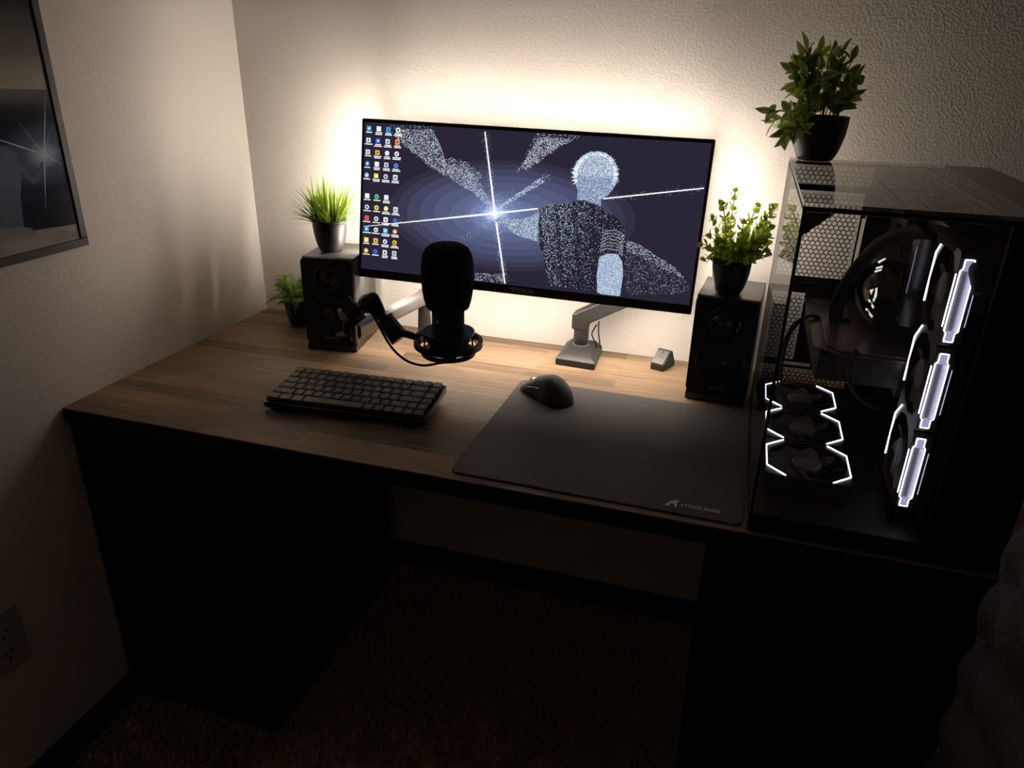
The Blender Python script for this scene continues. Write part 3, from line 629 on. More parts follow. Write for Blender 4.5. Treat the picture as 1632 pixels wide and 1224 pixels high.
# leafy bush on top of the computer case
bu = thing('potted_foliage', 'dark green pointed-leaf plant in a round charcoal pot on the computer case', 'potted plant', (1.244, -.177, DT + .4555))
pot(bu, .0435, .070)
rnd = random.Random(55); lm = MB(); st = MB()
def rv(k=1.0): return Vector((rnd.uniform(-k, k), rnd.uniform(-k, k), rnd.uniform(-k, k)))
for i in range(33):
    az = rnd.uniform(0, 6.283); out = rnd.random() ** .8 * 1.2; L = .118 * (1 - .40 * out / 1.25) * rnd.uniform(.68, 1.12)
    if i < 7: az = math.pi + rnd.uniform(-.9, 1.3); out = rnd.uniform(1.2, 2.0); L = rnd.uniform(.05, .075)
    hd = Vector((math.cos(az), math.sin(az), 0)); b = hd * .022 + Vector((0, 0, .060))
    e = b + hd * (L * (.52 if i > 6 else .8) * math.sin(out)) + Vector((0, 0, 1)) * (L * math.cos(out * (.75 if i > 6 else 1)))
    mid = b.lerp(e, .5) + Vector((0, 0, .006)); P = spline([b, mid, e], 8); st.tube([b, mid, e], .0009, 5, 5, col=(.3, .3, .3)); n = 4
    for j in range(n):
        f_ = .32 + .66 * j / (n - 1); k = min(len(P) - 2, int(f_ * (len(P) - 1))); t, a, bb = frame_of(P[k + 1] - P[k])
        for q in (0, 1):
            ang = j * 1.4 + q * math.pi + rnd.uniform(-.4, .4); o = a * math.cos(ang) + bb * math.sin(ang)
            leaf(lm, P[k], o * .8 + t * .6 + rv(.3), hd + rv(.8) + Vector((0, -.5, .3)), rnd.uniform(.020, .031), rnd.uniform(.011, .017), .25, .35, rnd.uniform(.0, .35), .55, 5)
    leaf(lm, P[-1], P[-1] - P[-3] + rv(.002), rv() + Vector((0, -.6, .2)), rnd.uniform(.022, .032), .012, .3, .2, rnd.uniform(0, .3), .55, 5)
lm.build('leaves', leaf_mat('bush_green', (.055, .115, .028), (.62, .74, .18), trans=.35, rough=.35), bu)
st.build('stems', leaf_mat('bush_stem', (.03, .05, .015), (.06, .09, .02)), bu)

# ------------------------------------------------------------------ keyboard
KB = thing('keyboard', 'compact black low-profile mechanical keyboard on the wooden desk', 'keyboard', (.348, -.528, DT), (0, 0, R_(4.2)))
KW, KD = .312, .140; tilt = R_(4.5)
Mt = Matrix.Rotation(tilt, 4, 'X')
def kbm(z): return Matrix.Translation((0, 0, .006)) @ Mt @ Matrix.Translation((0, 0, z))
MB().prism(rrect(KW, KD, .008, 5, KW / 2, KD / 2), 0, .012, kbm(0)).build('case', M_GLOSS, KB, bevel=.002)
MB().prism(rrect(KW - .010, KD - .010, .004, 3, KW / 2, KD / 2), .0121, .0128, kbm(0)).build('switch_plate', M_BLKM, KB)
for fx in (.03, KW - .03): MB().box(fx - .012, fx + .012, KD - .024, KD - .012, 0, .0158).build('foot', M_RUB, KB)
for fx in (.03, KW - .03): MB().box(fx - .012, fx + .012, .006, .014, 0, .0062).build('foot', M_RUB, KB)
rows = [[('', 1)] * 16,
        [(c_, 1) for c_ in '`1234567890-='] + [('bksp', 2), ('pg', 1)],
        [('tab', 1.5)] + [(c_, 1) for c_ in 'QWERTYUIOP[]'] + [('\\', 1.5), ('pg', 1)],
        [('caps', 1.75)] + [(c_, 1) for c_ in "ASDFGHJKL;'"] + [('enter', 2.25), ('home', 1)],
        [('shift', 2.25)] + [(c_, 1) for c_ in 'ZXCVBNM,./'] + [('shift', 1.75), ('^', 1), ('end', 1)],
        [('ctrl', 1.25), ('opt', 1.25), ('cmd', 1.25), ('', 6.25), ('cmd', 1), ('fn', 1), ('ctrl', 1), ('<', 1), ('v', 1), ('>', 1)]]
fn = ['esc'] + ['F%d' % i for i in range(1, 13)] + ['', 'del', '']
rows[0] = [(q, 1) for q in fn]
U = (KW - .012) / 16; UD = (KD - .012) / 6; capm = {}; legm = MB()
def keycap(wd):
    if wd in capm: return capm[wd]
    b = MB(); a0 = rrect(wd * U - .0018, UD - .0024, .0026, 3); a1 = rrect(wd * U - .0036, UD - .0046, .0030, 3); n = len(a0)
    b.add([(x, y, 0) for x, y in a0] + [(x, y, .0046) for x, y in a0] + [(x, y, .0060) for x, y in a1],
          [tuple(range(n))[::-1]] + [(i, (i + 1) % n, n + (i + 1) % n, n + i) for i in range(n)] + [(n + i, n + (i + 1) % n, 2 * n + (i + 1) % n, 2 * n + i) for i in range(n)] + [tuple(range(2 * n, 3 * n))])
    o = b.build('key', M_KEY, KB); capm[wd] = o.data; bpy.data.objects.remove(o); return capm[wd]
for r, row in enumerate(rows):
    x = .006; y = KD - .006 - UD * (r + .5)
    for lab, wd in row:
        ob = bpy.data.objects.new('key', keycap(wd)); COL.objects.link(ob); ob.parent = KB
        ob.matrix_local = kbm(.0140) @ Matrix.Translation((x + wd * U / 2, y, 0))
        if lab:
            vs, fs = text(lab, .0068 if len(lab) == 1 else .0042)
            legm.add([(x + wd * U / 2 + a, y + b, .02015) for a, b, c in vs], fs, M=kbm(0))
        x += wd * U
legm.build('key_legends', M_LEG, KB, label='small light grey key legends')
MB().box(.0035, .0050, KD * .93, KD * .985, .0125, .0150, kbm(0)).build('side_switch', M_STEEL, KB, label='bright silver toggle at the back corner')

# ------------------------------------------------------------------ desk mat and mouse
mt = thing('desk_mat', 'large black desk mat with white shark-fin logo under the mouse', 'desk mat', (.980, -.431, DT), (0, 0, R_(-.6)))
MB().prism(rrect(.448, .392, .014, 6), 0, .0035).build('mat_cloth', M_CLOTH, mt, bevel=.0012)
lgm = MB(); vs, fs = text('ATTACK SHARK', .0105, shear=.18, space=1.08, bold=.0002)
tw = max(v[0] for v in vs) - min(v[0] for v in vs); lgm.add([(x * .0585 / tw + .162, y * 1.15 - .1725, .0038) for x, y, z in vs], fs)
fin = [(.080, -.176), (.086, -.166), (.094, -.158), (.104, -.153), (.116, -.152), (.112, -.158), (.110, -.166), (.113, -.176), (.107, -.176), (.101, -.165), (.095, -.167), (.090, -.176)]
lgm.add([((x - .116) * .56 + .1315, (y + .176) * .82 - .181, .0038) for x, y in fin], [tuple(range(len(fin)))])
lgm.build('printed_logo', M_WHITE, mt, label='white shark-fin logo and lettering')
ms = thing('mouse', 'black wireless mouse sitting on the top corner of the desk mat', 'mouse', (.826, -.296, DT + .0036), (0, 0, R_(58)))
# local +Y is the nose; length 0.122
def mouse_shell(grow=0, y0=-.062, y1=.062, zmin=0.0, tmax=1.0):
    b = MB(); NL, NA = 26, 22; vs = []; fs = []
    for i in range(NL + 1):
        t = i / NL; y = -math.cos(math.pi * t) * .062; s = (y + .062) / .124
        wd = (.0315 - .0050 * math.sin(math.pi * min(1, max(0, (s - .25) / .65))) ** 2 * 1.0) * (max(0, 1 - abs(2 * s - 1) ** 3.4)) ** .42 + 1e-4
        hh = (.0405 * math.exp(-((s - .40) / .44) ** 2) + .0035) * (max(0, 1 - abs(2 * s - 1) ** 6.0)) ** .5 + .001
        if s > .75: hh = max(hh, .012 * (1 - ((s - .75) / .26) ** 4)) if s < .999 else hh
        for k in range(NA + 1):
            a = math.pi * k / NA; c = math.cos(a); q = math.sin(a)
            vs.append((math.copysign(abs(c) ** .62, c) * (wd + grow) * (1 - .10 * q), y, .0015 + (q ** .78) * (hh + grow)))
    for i in range(NL):
        for k in range(NA): fs.append((i * (NA + 1) + k, (i + 1) * (NA + 1) + k, (i + 1) * (NA + 1) + k + 1, i * (NA + 1) + k + 1))
    b.add(vs, fs, True); return b, vs, NA
M_MOUSE = pmat('mouse_plastic', (.030, .029, .029), .50, bump=.05, bscale=1500)
b, vs, NA = mouse_shell(); b.build('shell', M_MOUSE, ms)
MB().prism([(.029 * math.cos(t) * (1 if abs(math.sin(t)) < .8 else .9), .059 * math.sin(t)) for t in (2 * math.pi * i / 28 for i in range(28))], 0, .002).build('base', M_RUB, ms)
def on_shell(s, a):
    y = s * .124 - .062; wd = (.0315 - .0050 * math.sin(math.pi * min(1, max(0, (s - .25) / .65))) ** 2) * (max(0, 1 - abs(2 * s - 1) ** 3.4)) ** .42
    hh = (.0405 * math.exp(-((s - .40) / .44) ** 2) + .0035) * (max(0, 1 - abs(2 * s - 1) ** 6.0)) ** .5 + .001
    if s > .75: hh = max(hh, .012 * (1 - ((s - .75) / .26) ** 4))
    c = math.cos(a); q = math.sin(a); return (math.copysign(abs(c) ** .62, c) * wd * (1 - .10 * q), y, .0015 + q ** .78 * hh)
MB().tube([on_shell(.60, R_(d)) for d in range(20, 161, 10)], .0006, 5, 2).tube([on_shell(s / 100, R_(90)) for s in range(60, 96, 5)], .0006, 5, 2).build('button_seam', M_RUB, ms)
for s0, s1_ in ((.46, .60), (.62, .76)):
    MB().tube([on_shell(s0 + (s1_ - s0) * k / 4, R_(157)) for k in range(5)], .0023, 6, 2).build('side_button', M_GLOSS, ms)
p = on_shell(.82, R_(90)); MB().cyl((-.004, p[1], p[2] - .0035), (.004, p[1], p[2] - .0035), .0065).build('scroll_wheel', M_STEEL, ms)

# ------------------------------------------------------------------ microphone boom arm, microphone, cable
ba = thing('boom_arm', 'low-profile metal microphone arm between the left speaker and the monitor', 'microphone arm', (.475, -.075, DT))
V = lambda x, y, z: (x - .475, y + .075, z)
MB().cyl((0, 0, 0), (0, 0, .012), .024).cyl((0, 0, .012), (0, 0, .086), .0165, .0135).build('post', M_DKMET, ba)
def slab(mb, a, b, w_, h_, r=.011):
    a = Vector(a); b = Vector(b); X = (b - a).normalized(); Y = Vector((0, 0, 1)).cross(X).normalized(); Z = X.cross(Y)
    M = Matrix((Y, Z, X)).transposed().to_4x4(); M.translation = a; mb.prism(rrect(w_, h_, r, 5), 0, (b - a).length, M); return mb
lower = slab(MB(), V(.476, -.066, .101), V(.440, -.335, .101), .029, .031, .009)
lower.cyl(V(.476, -.068, .0856), V(.476, -.068, .1164), .0148)
lower.build('lower_arm', M_METAL, ba, bevel=.0008)
MB().cyl(V(.436, -.344, .074), V(.436, -.344, .128), .0145).build('elbow', M_GLOSS, ba)
MB().cyl(V(.430, -.358, .090), V(.430, -.358, .102), .017).build('elbow_cap', M_BLK, ba)
slab(MB(), V(.428, -.352, .140), V(.462, -.362, .158), .028, .026, .008).build('upper_arm', M_METAL, ba, bevel=.0008)
sw = MB(); sw.bar(V(.441, -.372, .176), V(.474, -.372, .136), .030, .009, (0, 1, 0)); sw.build('end_bracket', M_BLK, ba, bevel=.001)
MB().ball(V(.490, -.364, .172), .021, 20, (1, .8, .9)).build('swivel_knob', M_GLOSS, ba)
MB().tube([V(.480, -.364, .178), V(.500, -.364, .190), V(.512, -.366, .176), V(.520, -.368, .160)], .006, 8).build('swivel_fork', M_BLK, ba)
MB().cyl(V(.505, -.366, .160), V(.530, -.368, .140), .010).cyl(V(.524, -.368, .147), V(.556, -.372, .112), .0165, .019).build('mount_knob', M_BLK, ba)
MB().cyl(V(.5225, -.368, .1485), V(.5265, -.368, .144), .0178).build('knob_ring', M_DKMET, ba)
MB().tube([V(.548, -.372, .122), V(.565, -.376, .126), V(.580, -.380, .126), V(.598, -.380, .122)], lambda t: .0085 - .002 * t, 8).build('mount_neck', M_BLK, ba)
sm_ = MB(); cx, cy = .657, -.380
def ringpts(r, z, n=28): return [V(cx + r * math.cos(2 * math.pi * k / n), cy + r * math.sin(2 * math.pi * k / n), z) for k in range(n)]
def hoop(mb, r, z, wr, wz):
    mb.lathe([(r - wr, z - wz), (r + wr, z - wz), (r + wr, z + wz), (r - wr, z + wz), (r - wr, z - wz)], 48, Matrix.Translation(V(cx, cy, 0)), False)
hoop(sm_, .060, .121, .0035, .0055); hoop(sm_, .047, .103, .0030, .0035); hoop(sm_, .044, .142, .0040, .0020)
for k in range(8):
    a = 2 * math.pi * (k + .5) / 8; sm_.bar(V(cx + .046 * math.cos(a), cy + .046 * math.sin(a), .102), V(cx + .060 * math.cos(a), cy + .060 * math.sin(a), .121), .006, .003)
    sm_.bar(V(cx + .045 * math.cos(a), cy + .045 * math.sin(a), .102), V(cx + .043 * math.cos(a), cy + .043 * math.sin(a), .142), .005, .003)
hoop(sm_, .036, .142, .0060, .0015)
shock = sm_.build('shock_mount', M_BLK, ba)
el = MB()
for k in range(8):
    a = 2 * math.pi * k / 8; b_ = a + .35; el.cyl(V(cx + .058 * math.cos(a), cy + .058 * math.sin(a), .125), V(cx + .033 * math.cos(b_), cy + .033 * math.sin(b_), .104 if k % 2 else .139), .0013, n=6)
el.build('elastic_cord', M_RUB, shock)
cl = MB().box(*[q for q in (.0, .0, 0, 0, 0, 0)]) if False else MB()
cl.bar(V(.592, -.380, .122), V(.604, -.380, .122), .020, .022); cl.build('mount_clamp', M_BLK, ba, bevel=.003)
mic = thing('microphone', 'black condenser microphone with a large black foam windscreen', 'microphone', (cx, cy, DT))
MB().lathe([(.0001, .099), (.026, .099), (.0285, .101), (.0295, .104), (.0295, .205), (.0001, .206)], 40).build('body', M_BLKM, mic)
fp = [(.0001, .188), (.036, .188), (.0385, .190), (.0425, .204), (.0455, .222), (.0470, .245), (.0465, .265), (.0440, .283), (.0380, .296), (.0270, .303), (.0130, .3058), (.0001, .3062)]
MB().lathe(fp, 48).build('windscreen', M_FOAM, mic)
MB().cyl((-.008, -.0280, .170), (-.008, -.0305, .170), .0035).build('headphone_jack', M_STEEL, mic)
MB().cyl((.014, -.0262, .128), (.014, -.031, .128), .004).build('gain_knob', M_DKMET, mic)
cab = MB().box(cx - .0045, cx + .0025, cy - .006, cy + .006, DT + .086, DT + .099)
cab.tube([(cx - .001, cy, DT + .088), (cx - .006, cy - .002, DT + .082), (.638, -.385, DT + .079), (.610, -.392, DT + .0735), (.583, -.398, DT + .080), (.560, -.398, DT + .094), (.541, -.393, DT + .111), (.520, -.386, DT + .139), (.505, -.382, DT + .160), (.494, -.384, DT + .164), (.480, -.384, DT + .150), (.462, -.378, DT + .136), (.452, -.372, DT + .118), (.4515, -.366, DT + .100), (.452, -.362, DT + .090), (.446, -.360, DT + .078)], .0023, 8, 6)
tag(cab.build('microphone_cable', M_RUB), 'thin black cable looping from under the microphone to the arm', 'cable')

# ------------------------------------------------------------------ computer case
M_DIFF = attr_mat('lit_acrylic', True, 1.0)
CX, CY, CW, CD, CH = 1.206, -.638, .312, .494, .455
pc = thing('computer_case', 'black glass-fronted computer case with white-lit fans on the right of the desk', 'computer', (CX, CY, DT))
L_ = lambda x, y, z: (x - CX, y - CY, z)
def lbox(mb, x0, x1, y0, y1, z0, z1): return mb.box(x0 - CX, x1 - CX, y0 - CY, y1 - CY, z0, z1)
XR = 1.420                                                     # motherboard tray
M_CASE = pmat('case_black', (.004, .004, .005), .5, spec=.2, bump=.03)
M_CASEI = pmat('case_inner_black', (.0010, .0010, .0012), .8, spec=0)
f = MB()
lbox(f, 1.206, 1.518, -.638, -.144, .004, .030)                # floor pan
lbox(f, 1.206, 1.210, -.638, -.634, .030, .449); lbox(f, 1.206, 1.210, -.150, -.144, .030, .449)
lbox(f, 1.514, 1.518, -.638, -.144, .030, .449)                # right side panel
lbox(f, XR + .004, 1.514, -.638, -.632, .030, .449)            # opaque part of the front
lbox(f, 1.206, 1.518, -.638, -.634, .4445, .4495); lbox(f, 1.206, 1.209, -.634, -.144, .4445, .4495); lbox(f, 1.206, 1.518, -.148, -.144, .4445, .4495)
lbox(f, XR + .0035, 1.518, -.634, -.148, .4445, .4495)
f.build('case_frame', M_CASE, pc, bevel=.0006)
ft = MB()
for x_, y_ in ((1.225, -.62), (1.225, -.17), (1.50, -.62), (1.50, -.17)): ft.cyl(L_(x_, y_, 0), L_(x_, y_, .0045), .010)
ft.build('feet', M_RUB, pc)
lbox(MB(), 1.2102, XR + .0035, -.6378, -.6340, .031, .444).build('front_glass', M_GLASS, pc, label='clear glass front panel')
lbox(MB(), 1.2062, 1.2098, -.6335, -.1505, .031, .444).build('side_glass', M_GLASS, pc, label='clear glass side panel')
lbox(MB(), 1.206, 1.449, -.638, -.144, .4500, .4545).build('top_glass', M_GLTOP, pc, label='clear glass top panel')
lbox(MB(), 1.4494, 1.518, -.638, -.144, .4500, .4545).build('top_cover', pmat('top_cover_metal', (.035, .030, .028), .22, spec=.6), pc, label='dark metal top strip', bevel=.0008)
gs = MB(); gs.prism([(0.004, .444), (.036, .444), (.004, .415)], -.010, -.004, XZ); gs.build('corner_gusset', M_CASEI, pc)
# rear panel with its honeycomb of holes
rp = MB(); HY = -.150
def honey(x0, x1, z0, z1, pitch=.0086, hole=.0041):
    dz = pitch * math.sqrt(3) / 2; nr = int((z1 - z0) / dz); R0 = pitch / math.sqrt(3)
    for r in range(nr):
        z = z0 + dz * (r + .5); x = x0 + pitch * (.5 + (.5 if r % 2 else 0))
        while x + pitch / 2 <= x1 + 1e-6:
            A = [(R0 * math.sin(R_(60 * k)), R0 * math.cos(R_(60 * k))) for k in range(6)]; B = [(a * hole / R0, b * hole / R0) for a, b in A]
            vs = [L_(x + a, HY, z + b) for a, b in A] + [L_(x + a, HY, z + b) for a, b in B] + [L_(x + a, HY + .0009, z + b) for a, b in B]
            rp.add(vs, [(k, (k + 1) % 6, 6 + (k + 1) % 6, 6 + k) for k in range(6)] + [(6 + k, 6 + (k + 1) % 6, 12 + (k + 1) % 6, 12 + k) for k in range(6)])
            x += pitch
    return
def plate(x0, x1, z0, z1): lbox(rp, x0, x1, HY - .0006, HY + .0016, z0, z1)
honey(1.212, 1.340, .247, .402); honey(1.214, 1.346, .413, .444); honey(1.212, 1.274, .086, .219); honey(1.212, 1.372, .038, .073)
plate(1.210, XR, .402, .412); plate(1.338, 1.346, .36, .402); plate(1.338, 1.341, .246, .36); plate(1.346, XR, .378, .402)
plate(1.2095, 1.2145, .03, .444); plate(1.210, XR, .218, .249); plate(1.272, XR, .086, .218)
plate(1.210, 1.242, .073, .086); plate(1.304, XR, .070, .086); plate(1.242, 1.304, .082, .086); plate(1.242, 1.304, .070, .0745)
plate(1.345, XR, .412, .444); plate(1.210, XR, .030, .040); plate(1.370, XR, .04, .072); plate(1.3475, 1.420, .249, .378)
rp.build('rear_panel', M_CASEI, pc, label='black rear panel perforated with hexagonal holes')
sl_ = MB()
for k in range(2): lbox(sl_, 1.264, 1.300, HY - .004, HY - .002, .2385 + k * .006, .2395 + k * .006)
sl_.build('port_trim', M_STEEL, pc)
# tray, motherboard, memory
tray = MB(); lbox(tray, XR, XR + .003, -.632, -.150, .030, .444); tray.build('motherboard_tray', M_CASEI, pc)
mbd = MB(); lbox(mbd, 1.415, XR - .0005, -.462, -.158, .125, .400); board = mbd.build('motherboard', pmat('circuit_board', (.008, .009, .012), .3, bump=.5, bscale=500), pc)
h = MB(); lbox(h, 1.385, 1.415, -.215, -.160, .250, .398)
for k in range(6): lbox(h, 1.383, 1.413, -.300, -.222, .372 + k * .0042, .3745 + k * .0042)
lbox(h, 1.402, 1.4145, -.40, -.20, .135, .150); lbox(h, 1.404, 1.4145, -.42, -.22, .165, .20)
h.build('heat_sink', pmat('heatsink', (.05, .05, .055), .35, metal=.7), board, bevel=.0008)
for k in range(4):
    yy = -.410 - k * .0105
    lbox(MB(), 1.376, 1.4145, yy - .003, yy + .003, .262, .392).build('memory_stick', pmat('memory_black', (.02, .02, .025), .25, metal=.4), board)
MB().add([L_(1.3755, -.4405 - .003, .31), L_(1.3755, -.4405 + .003, .31), L_(1.3755, -.4405 + .003, .375), L_(1.3755, -.4405 - .003, .375)], [(0, 1, 2, 3)]).build('memory_light', emat('memory_glow', (.45, .42, .75), .35), board)
# graphics card
gc = MB(); lbox(gc, 1.276, 1.414, -.455, -.156, .168, .212); gpu = gc.build('graphics_card', pmat('card_shroud', (.045, .040, .044), .38, metal=.5), pc, bevel=.004)
bpz = MB(); bp_poly = [(1.270, -.156), (1.414, -.156), (1.414, -.462), (1.300, -.462), (1.270, -.438)]
bpz.prism([(x - CX, y - CY) for x, y in bp_poly], .2125, .2150); bpl = bpz.build('backplate', pmat('card_backplate', (.095, .085, .092), .35, metal=.6), gpu, bevel=.0006)
dt_ = MB()
for x_, y_, a_, b_ in ((1.285, -.20, .010, .018), (1.30, -.26, .014, .003), (1.30, -.29, .014, .003), (1.33, -.22, .003, .003), (1.335, -.30, .003, .003), (1.29, -.34, .003, .003), (1.345, -.40, .003, .003), (1.36, -.26, .003, .003)): lbox(dt_, x_, x_ + a_, y_, y_ + b_, .2152, .2156)
dt_.build('backplate_marks', pmat('pale_mark', (.18, .17, .18), .4), bpl)
rim = MB(); rim.prism([(x - CX, y - CY) for x, y in ((1.288, -.300), (1.400, -.310), (1.405, -.452), (1.306, -.452), (1.288, -.430))], .2154, .2175); rim.build('backplate_cover', pmat('card_cover', (.17, .125, .145), .35, metal=.5), bpl, bevel=.0008)
for k in range(2):
    fan_c = L_(1.345, -.235 - .14 * k, .167)
    MB().lathe([(.045, 0), (.043, -.004), (.018, -.003), (.0001, -.004)], 28, Matrix.Translation(fan_c)).build('card_fan', M_BLK, gpu)
c_ = MB()
for k, (dx, dy) in enumerate(((0, 0), (.005, .004))):
    c_.tube([L_(1.284 + dx, -.300 + dy, .214), L_(1.272 + dx, -.302 + dy, .221), L_(1.252 + dx, -.304 + dy, .208), L_(1.238 + dx, -.310 + dy, .175), L_(1.236 + dx, -.330 + dy, .12), L_(1.250 + dx, -.325 + dy, .07), L_(1.30 + dx, -.300 + dy, .058)], .0022, 7)
c_.build('power_cable', M_RUB, pc)
c_ = MB().tube([L_(1.330, -.455, .214), L_(1.322, -.470, .226), L_(1.318, -.485, .205), L_(1.330, -.480, .165), L_(1.370, -.44, .13), L_(1.400, -.40, .12)], .0026, 7)
c_.build('power_cable', M_RUB, pc)
# liquid cooler: domed head and one thick sleeved hose
hd = MB(); Md = Matrix.Translation(L_(1.414, -.308, .293)) @ Matrix.Rotation(R_(-90), 4, 'Y') @ Matrix.Diagonal((1.10, 1.10, 1.10, 1))
hd.lathe([(.056, 0), (.058, .010), (.066, .014), (.0700, .022), (.0690, .034), (.0640, .048), (.0540, .061), (.0400, .071), (.0230, .0775), (.0100, .0795), (.0001, .080)], 56, Md)
head_o = hd.build('cooler_head', pmat('dome_gloss', (.010, .010, .016), .09, coat=.8, spec=.8), pc, label='glossy black domed cooler head')
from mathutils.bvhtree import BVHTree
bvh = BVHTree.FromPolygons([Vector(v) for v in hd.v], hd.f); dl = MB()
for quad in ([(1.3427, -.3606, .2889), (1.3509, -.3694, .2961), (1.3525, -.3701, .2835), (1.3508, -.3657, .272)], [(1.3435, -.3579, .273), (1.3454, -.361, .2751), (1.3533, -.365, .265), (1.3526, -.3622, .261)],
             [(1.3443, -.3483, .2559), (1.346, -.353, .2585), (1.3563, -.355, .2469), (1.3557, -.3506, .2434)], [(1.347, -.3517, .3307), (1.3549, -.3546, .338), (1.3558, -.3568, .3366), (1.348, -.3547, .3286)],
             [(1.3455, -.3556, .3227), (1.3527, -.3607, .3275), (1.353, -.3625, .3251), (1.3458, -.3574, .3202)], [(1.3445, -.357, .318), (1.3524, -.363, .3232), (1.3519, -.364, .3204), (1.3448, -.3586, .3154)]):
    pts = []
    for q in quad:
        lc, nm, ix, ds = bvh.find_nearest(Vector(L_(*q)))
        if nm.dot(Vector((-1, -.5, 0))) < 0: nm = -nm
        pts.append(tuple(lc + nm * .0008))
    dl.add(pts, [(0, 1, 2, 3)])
dl.build('dome_highlights', emat('painted_highlight', (1.0, .97, .90), .9), head_o, label='small white glowing marks imitating highlights on the dome')  # added emissive quads standing in for reflections on the glossy dome
rg = MB()
for k in range(5): rg.lathe([(.057, .0002 + .0024 * k), (.0610, .0008 + .0024 * k), (.057, .0018 + .0024 * k)], 48, Md)
rg.build('cooler_rings', M_DKMET, head_o)
hs = MB().tube([L_(1.330, -.300, .212), L_(1.312, -.305, .218), L_(1.308, -.312, .250), L_(1.313, -.322, .285), L_(1.325, -.350, .328), L_(1.340, -.385, .366), L_(1.363, -.432, .392), L_(1.383, -.492, .405), L_(1.398, -.550, .404), L_(1.412, -.590, .385), L_(1.420, -.606, .36)], .0105, 14, 6)
hs.build('coolant_hose', M_BLKM, pc)
# fans
def fan(parent, M, name='case_fan', side=False, lw=.0014):
    """120 mm fan, face in the local XY plane at z = 0, body going to z = -0.025"""
    b = MB(); sq = rrect(.118, .118, .008, 2); n = len(sq); ci = [(.0565 * math.cos(R_(45 + 0 + 360 * k / n - 22.5 - 22)), .0565 * math.sin(R_(45 + 360 * k / n - 44.5))) for k in range(n)]
    for z, fl in ((0, 1), (-.025, -1)):
        vs = [(x, y, z) for x, y in sq] + [(x, y, z) for x, y in ci]
        b.add(vs, [((k, (k + 1) % n, n + (k + 1) % n, n + k) if fl > 0 else (k, n + k, n + (k + 1) % n, (k + 1) % n)) for k in range(n)], False, M)
    b.add([(x, y, z) for z in (0, -.025) for x, y in sq], [(k, n + k, n + (k + 1) % n, (k + 1) % n) for k in range(n)], False, M)
    b.lathe([(.0565, 0), (.0565, -.025)], 36, M)
    for k in range(4):
        a = R_(45 + 90 * k); b.bar(M @ Vector((.018 * math.cos(a), .018 * math.sin(a), -.022)), M @ Vector((.057 * math.cos(a), .057 * math.sin(a), -.022)), .004, .003)
    fo = b.build(name, pmat_fan, parent)
    r = MB(); r.lathe([(.0205, -.018), (.0205, -.004), (.0185, -.0025), (.0001, -.0022)], 32, M)
    for k in range(9):
        a0 = R_(40 * k); vs = []; 
        for i in range(5):
            rr = .020 + .0355 * i / 4; tw = R_(10 * i)
            for s_, z_ in ((0, -.005), (1, -.019)):
                a = a0 + tw + R_(34) * s_; vs.append((rr * math.cos(a), rr * math.sin(a), z_))
        r.add(vs, [(2 * i, 2 * i + 1, 2 * i + 3, 2 * i + 2) for i in range(4)], True, M)
    r.build('rotor', pmat_rotor, fo)
    MB().lathe([(.0195, -.0024), (.0185, -.0018), (.0175, -.0024)], 32, M).build('hub_ring', M_METAL, fo)
    for sx in (-1, 1):
        l = MB(); P = [(sx * .032, .0578), (sx * .0578, .033), (sx * .0578, -.033), (sx * .032, -.0578)]
        if side: P = P[1:3] if sx > 0 else P[:3]
        for a, c in zip(P, P[1:]): l.bar(M @ Vector((*a, .0006)), M @ Vector((*c, .0006)), lw, .0010, M.to_3x3() @ Vector((0, 0, 1)))
        l.build('light_strip', M_FLED, fo, label='white lit edge')
    return fo
pmat_fan = pmat('fan_frame', (.012, .012, .014), .35); pmat_rotor = pmat('fan_rotor', (.14, .13, .15), .5)
for k in range(3): fan(pc, Matrix.Translation(L_(1.283, -.510 + .1235 * k, .060)))
Ms = Matrix(((0, 0, -1), (1, 0, 0), (0, 1, 0))).to_4x4()        # local x -> +Y, local y -> +Z, face normal -> -X
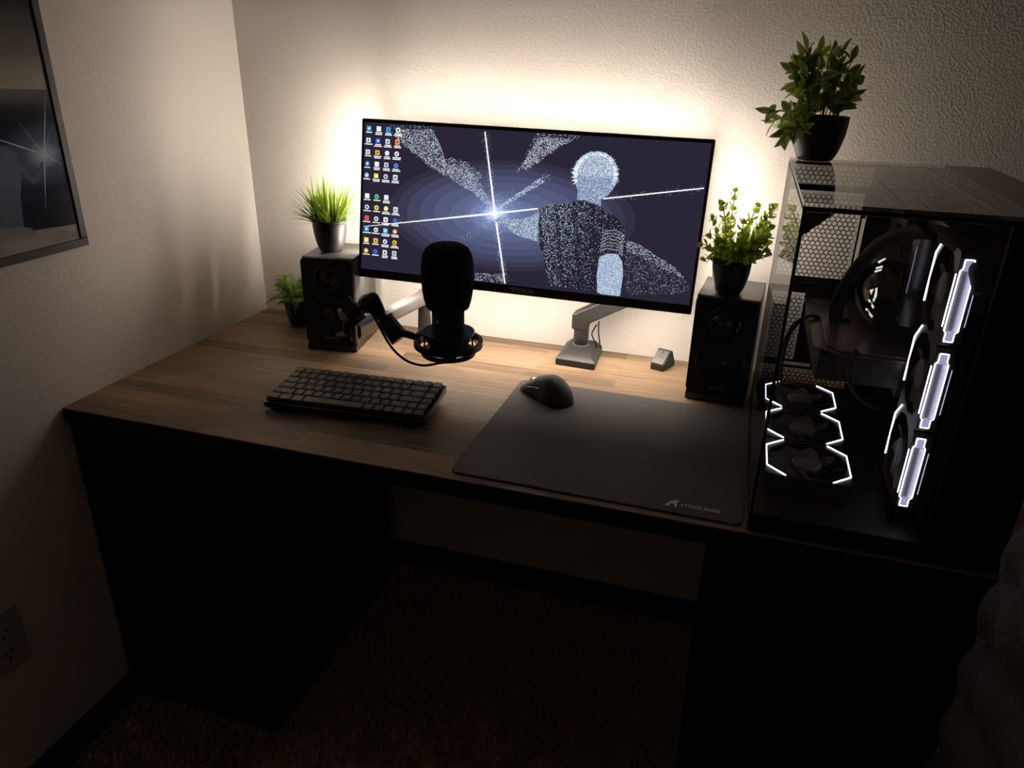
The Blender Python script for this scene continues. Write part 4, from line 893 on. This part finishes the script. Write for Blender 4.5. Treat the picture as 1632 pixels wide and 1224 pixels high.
for k in range(3):
    M = Matrix.Translation(L_(1.392, -.534, .108 + .1180 * k)) @ Ms
    M = Matrix.Translation(L_(1.392, -.534, .108 + .1180 * k)) @ Matrix(((0, 0, -1), (-1, 0, 0), (0, 1, 0))).to_4x4()
    fo = fan(pc, M, side=True)
    zc = .108 + .1180 * k; xm = 1.4015; y_ = -.5940
    outer = [(-.0075, -.037), (-.0050, -.040), (-.0050, -.051), (.0050, -.051), (.0050, -.040), (.0080, -.037), (.0080, .037), (.0055, .040), (.0055, .051), (-.0045, .051), (-.0045, .040), (-.0070, .037)]
    df = MB(); px = [-.0072, -.0052, -.0028, .0004, .0034, .0058, .0078]; pv = [1.0, .42, .13, .16, .75, 1.15, .95]
    zs = [-.037, -.030, .030, .037]; zk = [1.25, 1.0, 1.0, 1.25]
    for i in range(6):
        for j in range(3):
            cc = [tuple(q * pv[a] * zk[b] for q in (.66, .62, .86)) for a, b in ((i, j), (i + 1, j), (i + 1, j + 1), (i, j + 1))]
            df.add([L_(xm + px[i], y_, zc + zs[j]), L_(xm + px[i + 1], y_, zc + zs[j]), L_(xm + px[i + 1], y_, zc + zs[j + 1]), L_(xm + px[i], y_, zc + zs[j + 1])], [(0, 1, 2, 3)], col=tuple(cc))
    for sg in (-1, 1): df.add([L_(xm - .0048, y_, zc + sg * .0371), L_(xm + .0052, y_, zc + sg * .0371), L_(xm + .0052, y_, zc + sg * .051), L_(xm - .0048, y_, zc + sg * .051)], [(0, 1, 2, 3)], col=(.42, .38, .60))
    df.build('side_diffuser', M_DIFF, fo, label='lilac lit side panel')
    e = MB()
    for a, b in zip(outer, outer[1:] + outer[:1]): e.bar(L_(xm + a[0], y_ - .0004, zc + a[1]), L_(xm + b[0], y_ - .0004, zc + b[1]), .0011, .0008, (0, 1, 0))
    e.build('side_light_strip', M_FLED, fo, label='white lit outline')
    MB().bar(L_(1.4150, -.5935, zc - .031), L_(1.4150, -.5935, zc + .031), .0008, .0008).build('edge_light', emat('edge_glow', (.75, .70, .95), 1.0), fo)
st_ = MB(); lbox(st_, 1.388, 1.392, -.600, -.470, .030, .048); st_.build('fan_bracket', M_CASEI, pc)
# top rails and radiator edge seen through the top of the glass
tr_ = MB()
lbox(tr_, 1.352, 1.356, -.62, -.16, .418, .426)
for y_ in (-.25, -.47): lbox(tr_, 1.356, XR, y_ - .004, y_ + .004, .418, .424)
tr_.build('top_rail', M_CASEI, pc)

# ------------------------------------------------------------------ ribbed plush blanket at the right edge
bl = MB(); NU, NV = 70, 90; vs = []; fs = []; rnd = random.Random(3)
def bprofile(s):         # plan outline, from the far back right round the left corner to the front right
    pts = [(2.05, -.745), (1.75, -.745), (1.53, -.748), (1.475, -.765), (1.462, -.80), (1.460, -.87), (1.468, -.96), (1.50, -1.02), (1.60, -1.05), (2.05, -1.06)]
    t = s * (len(pts) - 1); i = min(int(t), len(pts) - 2); f_ = t - i; return pts[i][0] * (1 - f_) + pts[i + 1][0] * f_, pts[i][1] * (1 - f_) + pts[i + 1][1] * f_
PB = spline([(x, y, 0) for x, y in [bprofile(k / 18) for k in range(19)]], 8)
NU = len(PB) - 1; cxb, cyb = 1.75, -.90
for j in range(NV + 1):
    z = .02 + (.93) * j / NV; zt = j / NV
    for i in range(NU + 1):
        p = PB[i]; t = PB[min(i + 1, NU)] - PB[max(i - 1, 0)]; n = Vector((t.y, -t.x, 0)).normalized() * -1
        if n.dot(Vector((p.x - cxb, p.y - cyb, 0))) < 0: n = -n
        rib = abs(math.sin(z * 36 + 1.0 * math.sin(i * .06) + (p.y + .75) * 7)); gx = .0022 * math.sin(i * .33 + z * 9)
        q = p + n * (.013 * rib ** .7 + gx + .02 * max(0, .35 - zt) - .035 * max(0, zt - .85) * 6 * .6)
        vs.append((q.x, q.y, z))
for j in range(NV):
    for i in range(NU): a = j * (NU + 1) + i; fs.append((a, a + 1, a + NU + 2, a + NU + 1))
bl.add(vs, fs, True); topc = len(bl.v); bl.v.append((cxb, cyb, .97)); bl.v.append((cxb, cyb, .02))
for i in range(NU):
    bl.f.append((NV * (NU + 1) + i, NV * (NU + 1) + i + 1, topc)); bl.sm.append(True); bl.c.append(None)
    bl.f.append((i + 1, i, topc + 1)); bl.sm.append(False); bl.c.append(None)
bo = bl.build('plush_blanket', pmat('grey_plush', (.105, .105, .108), .95, bump=1.0, bscale=300, spec=.1))
tag(bo, 'grey ribbed plush blanket hanging at the right edge beside the desk', 'blanket')
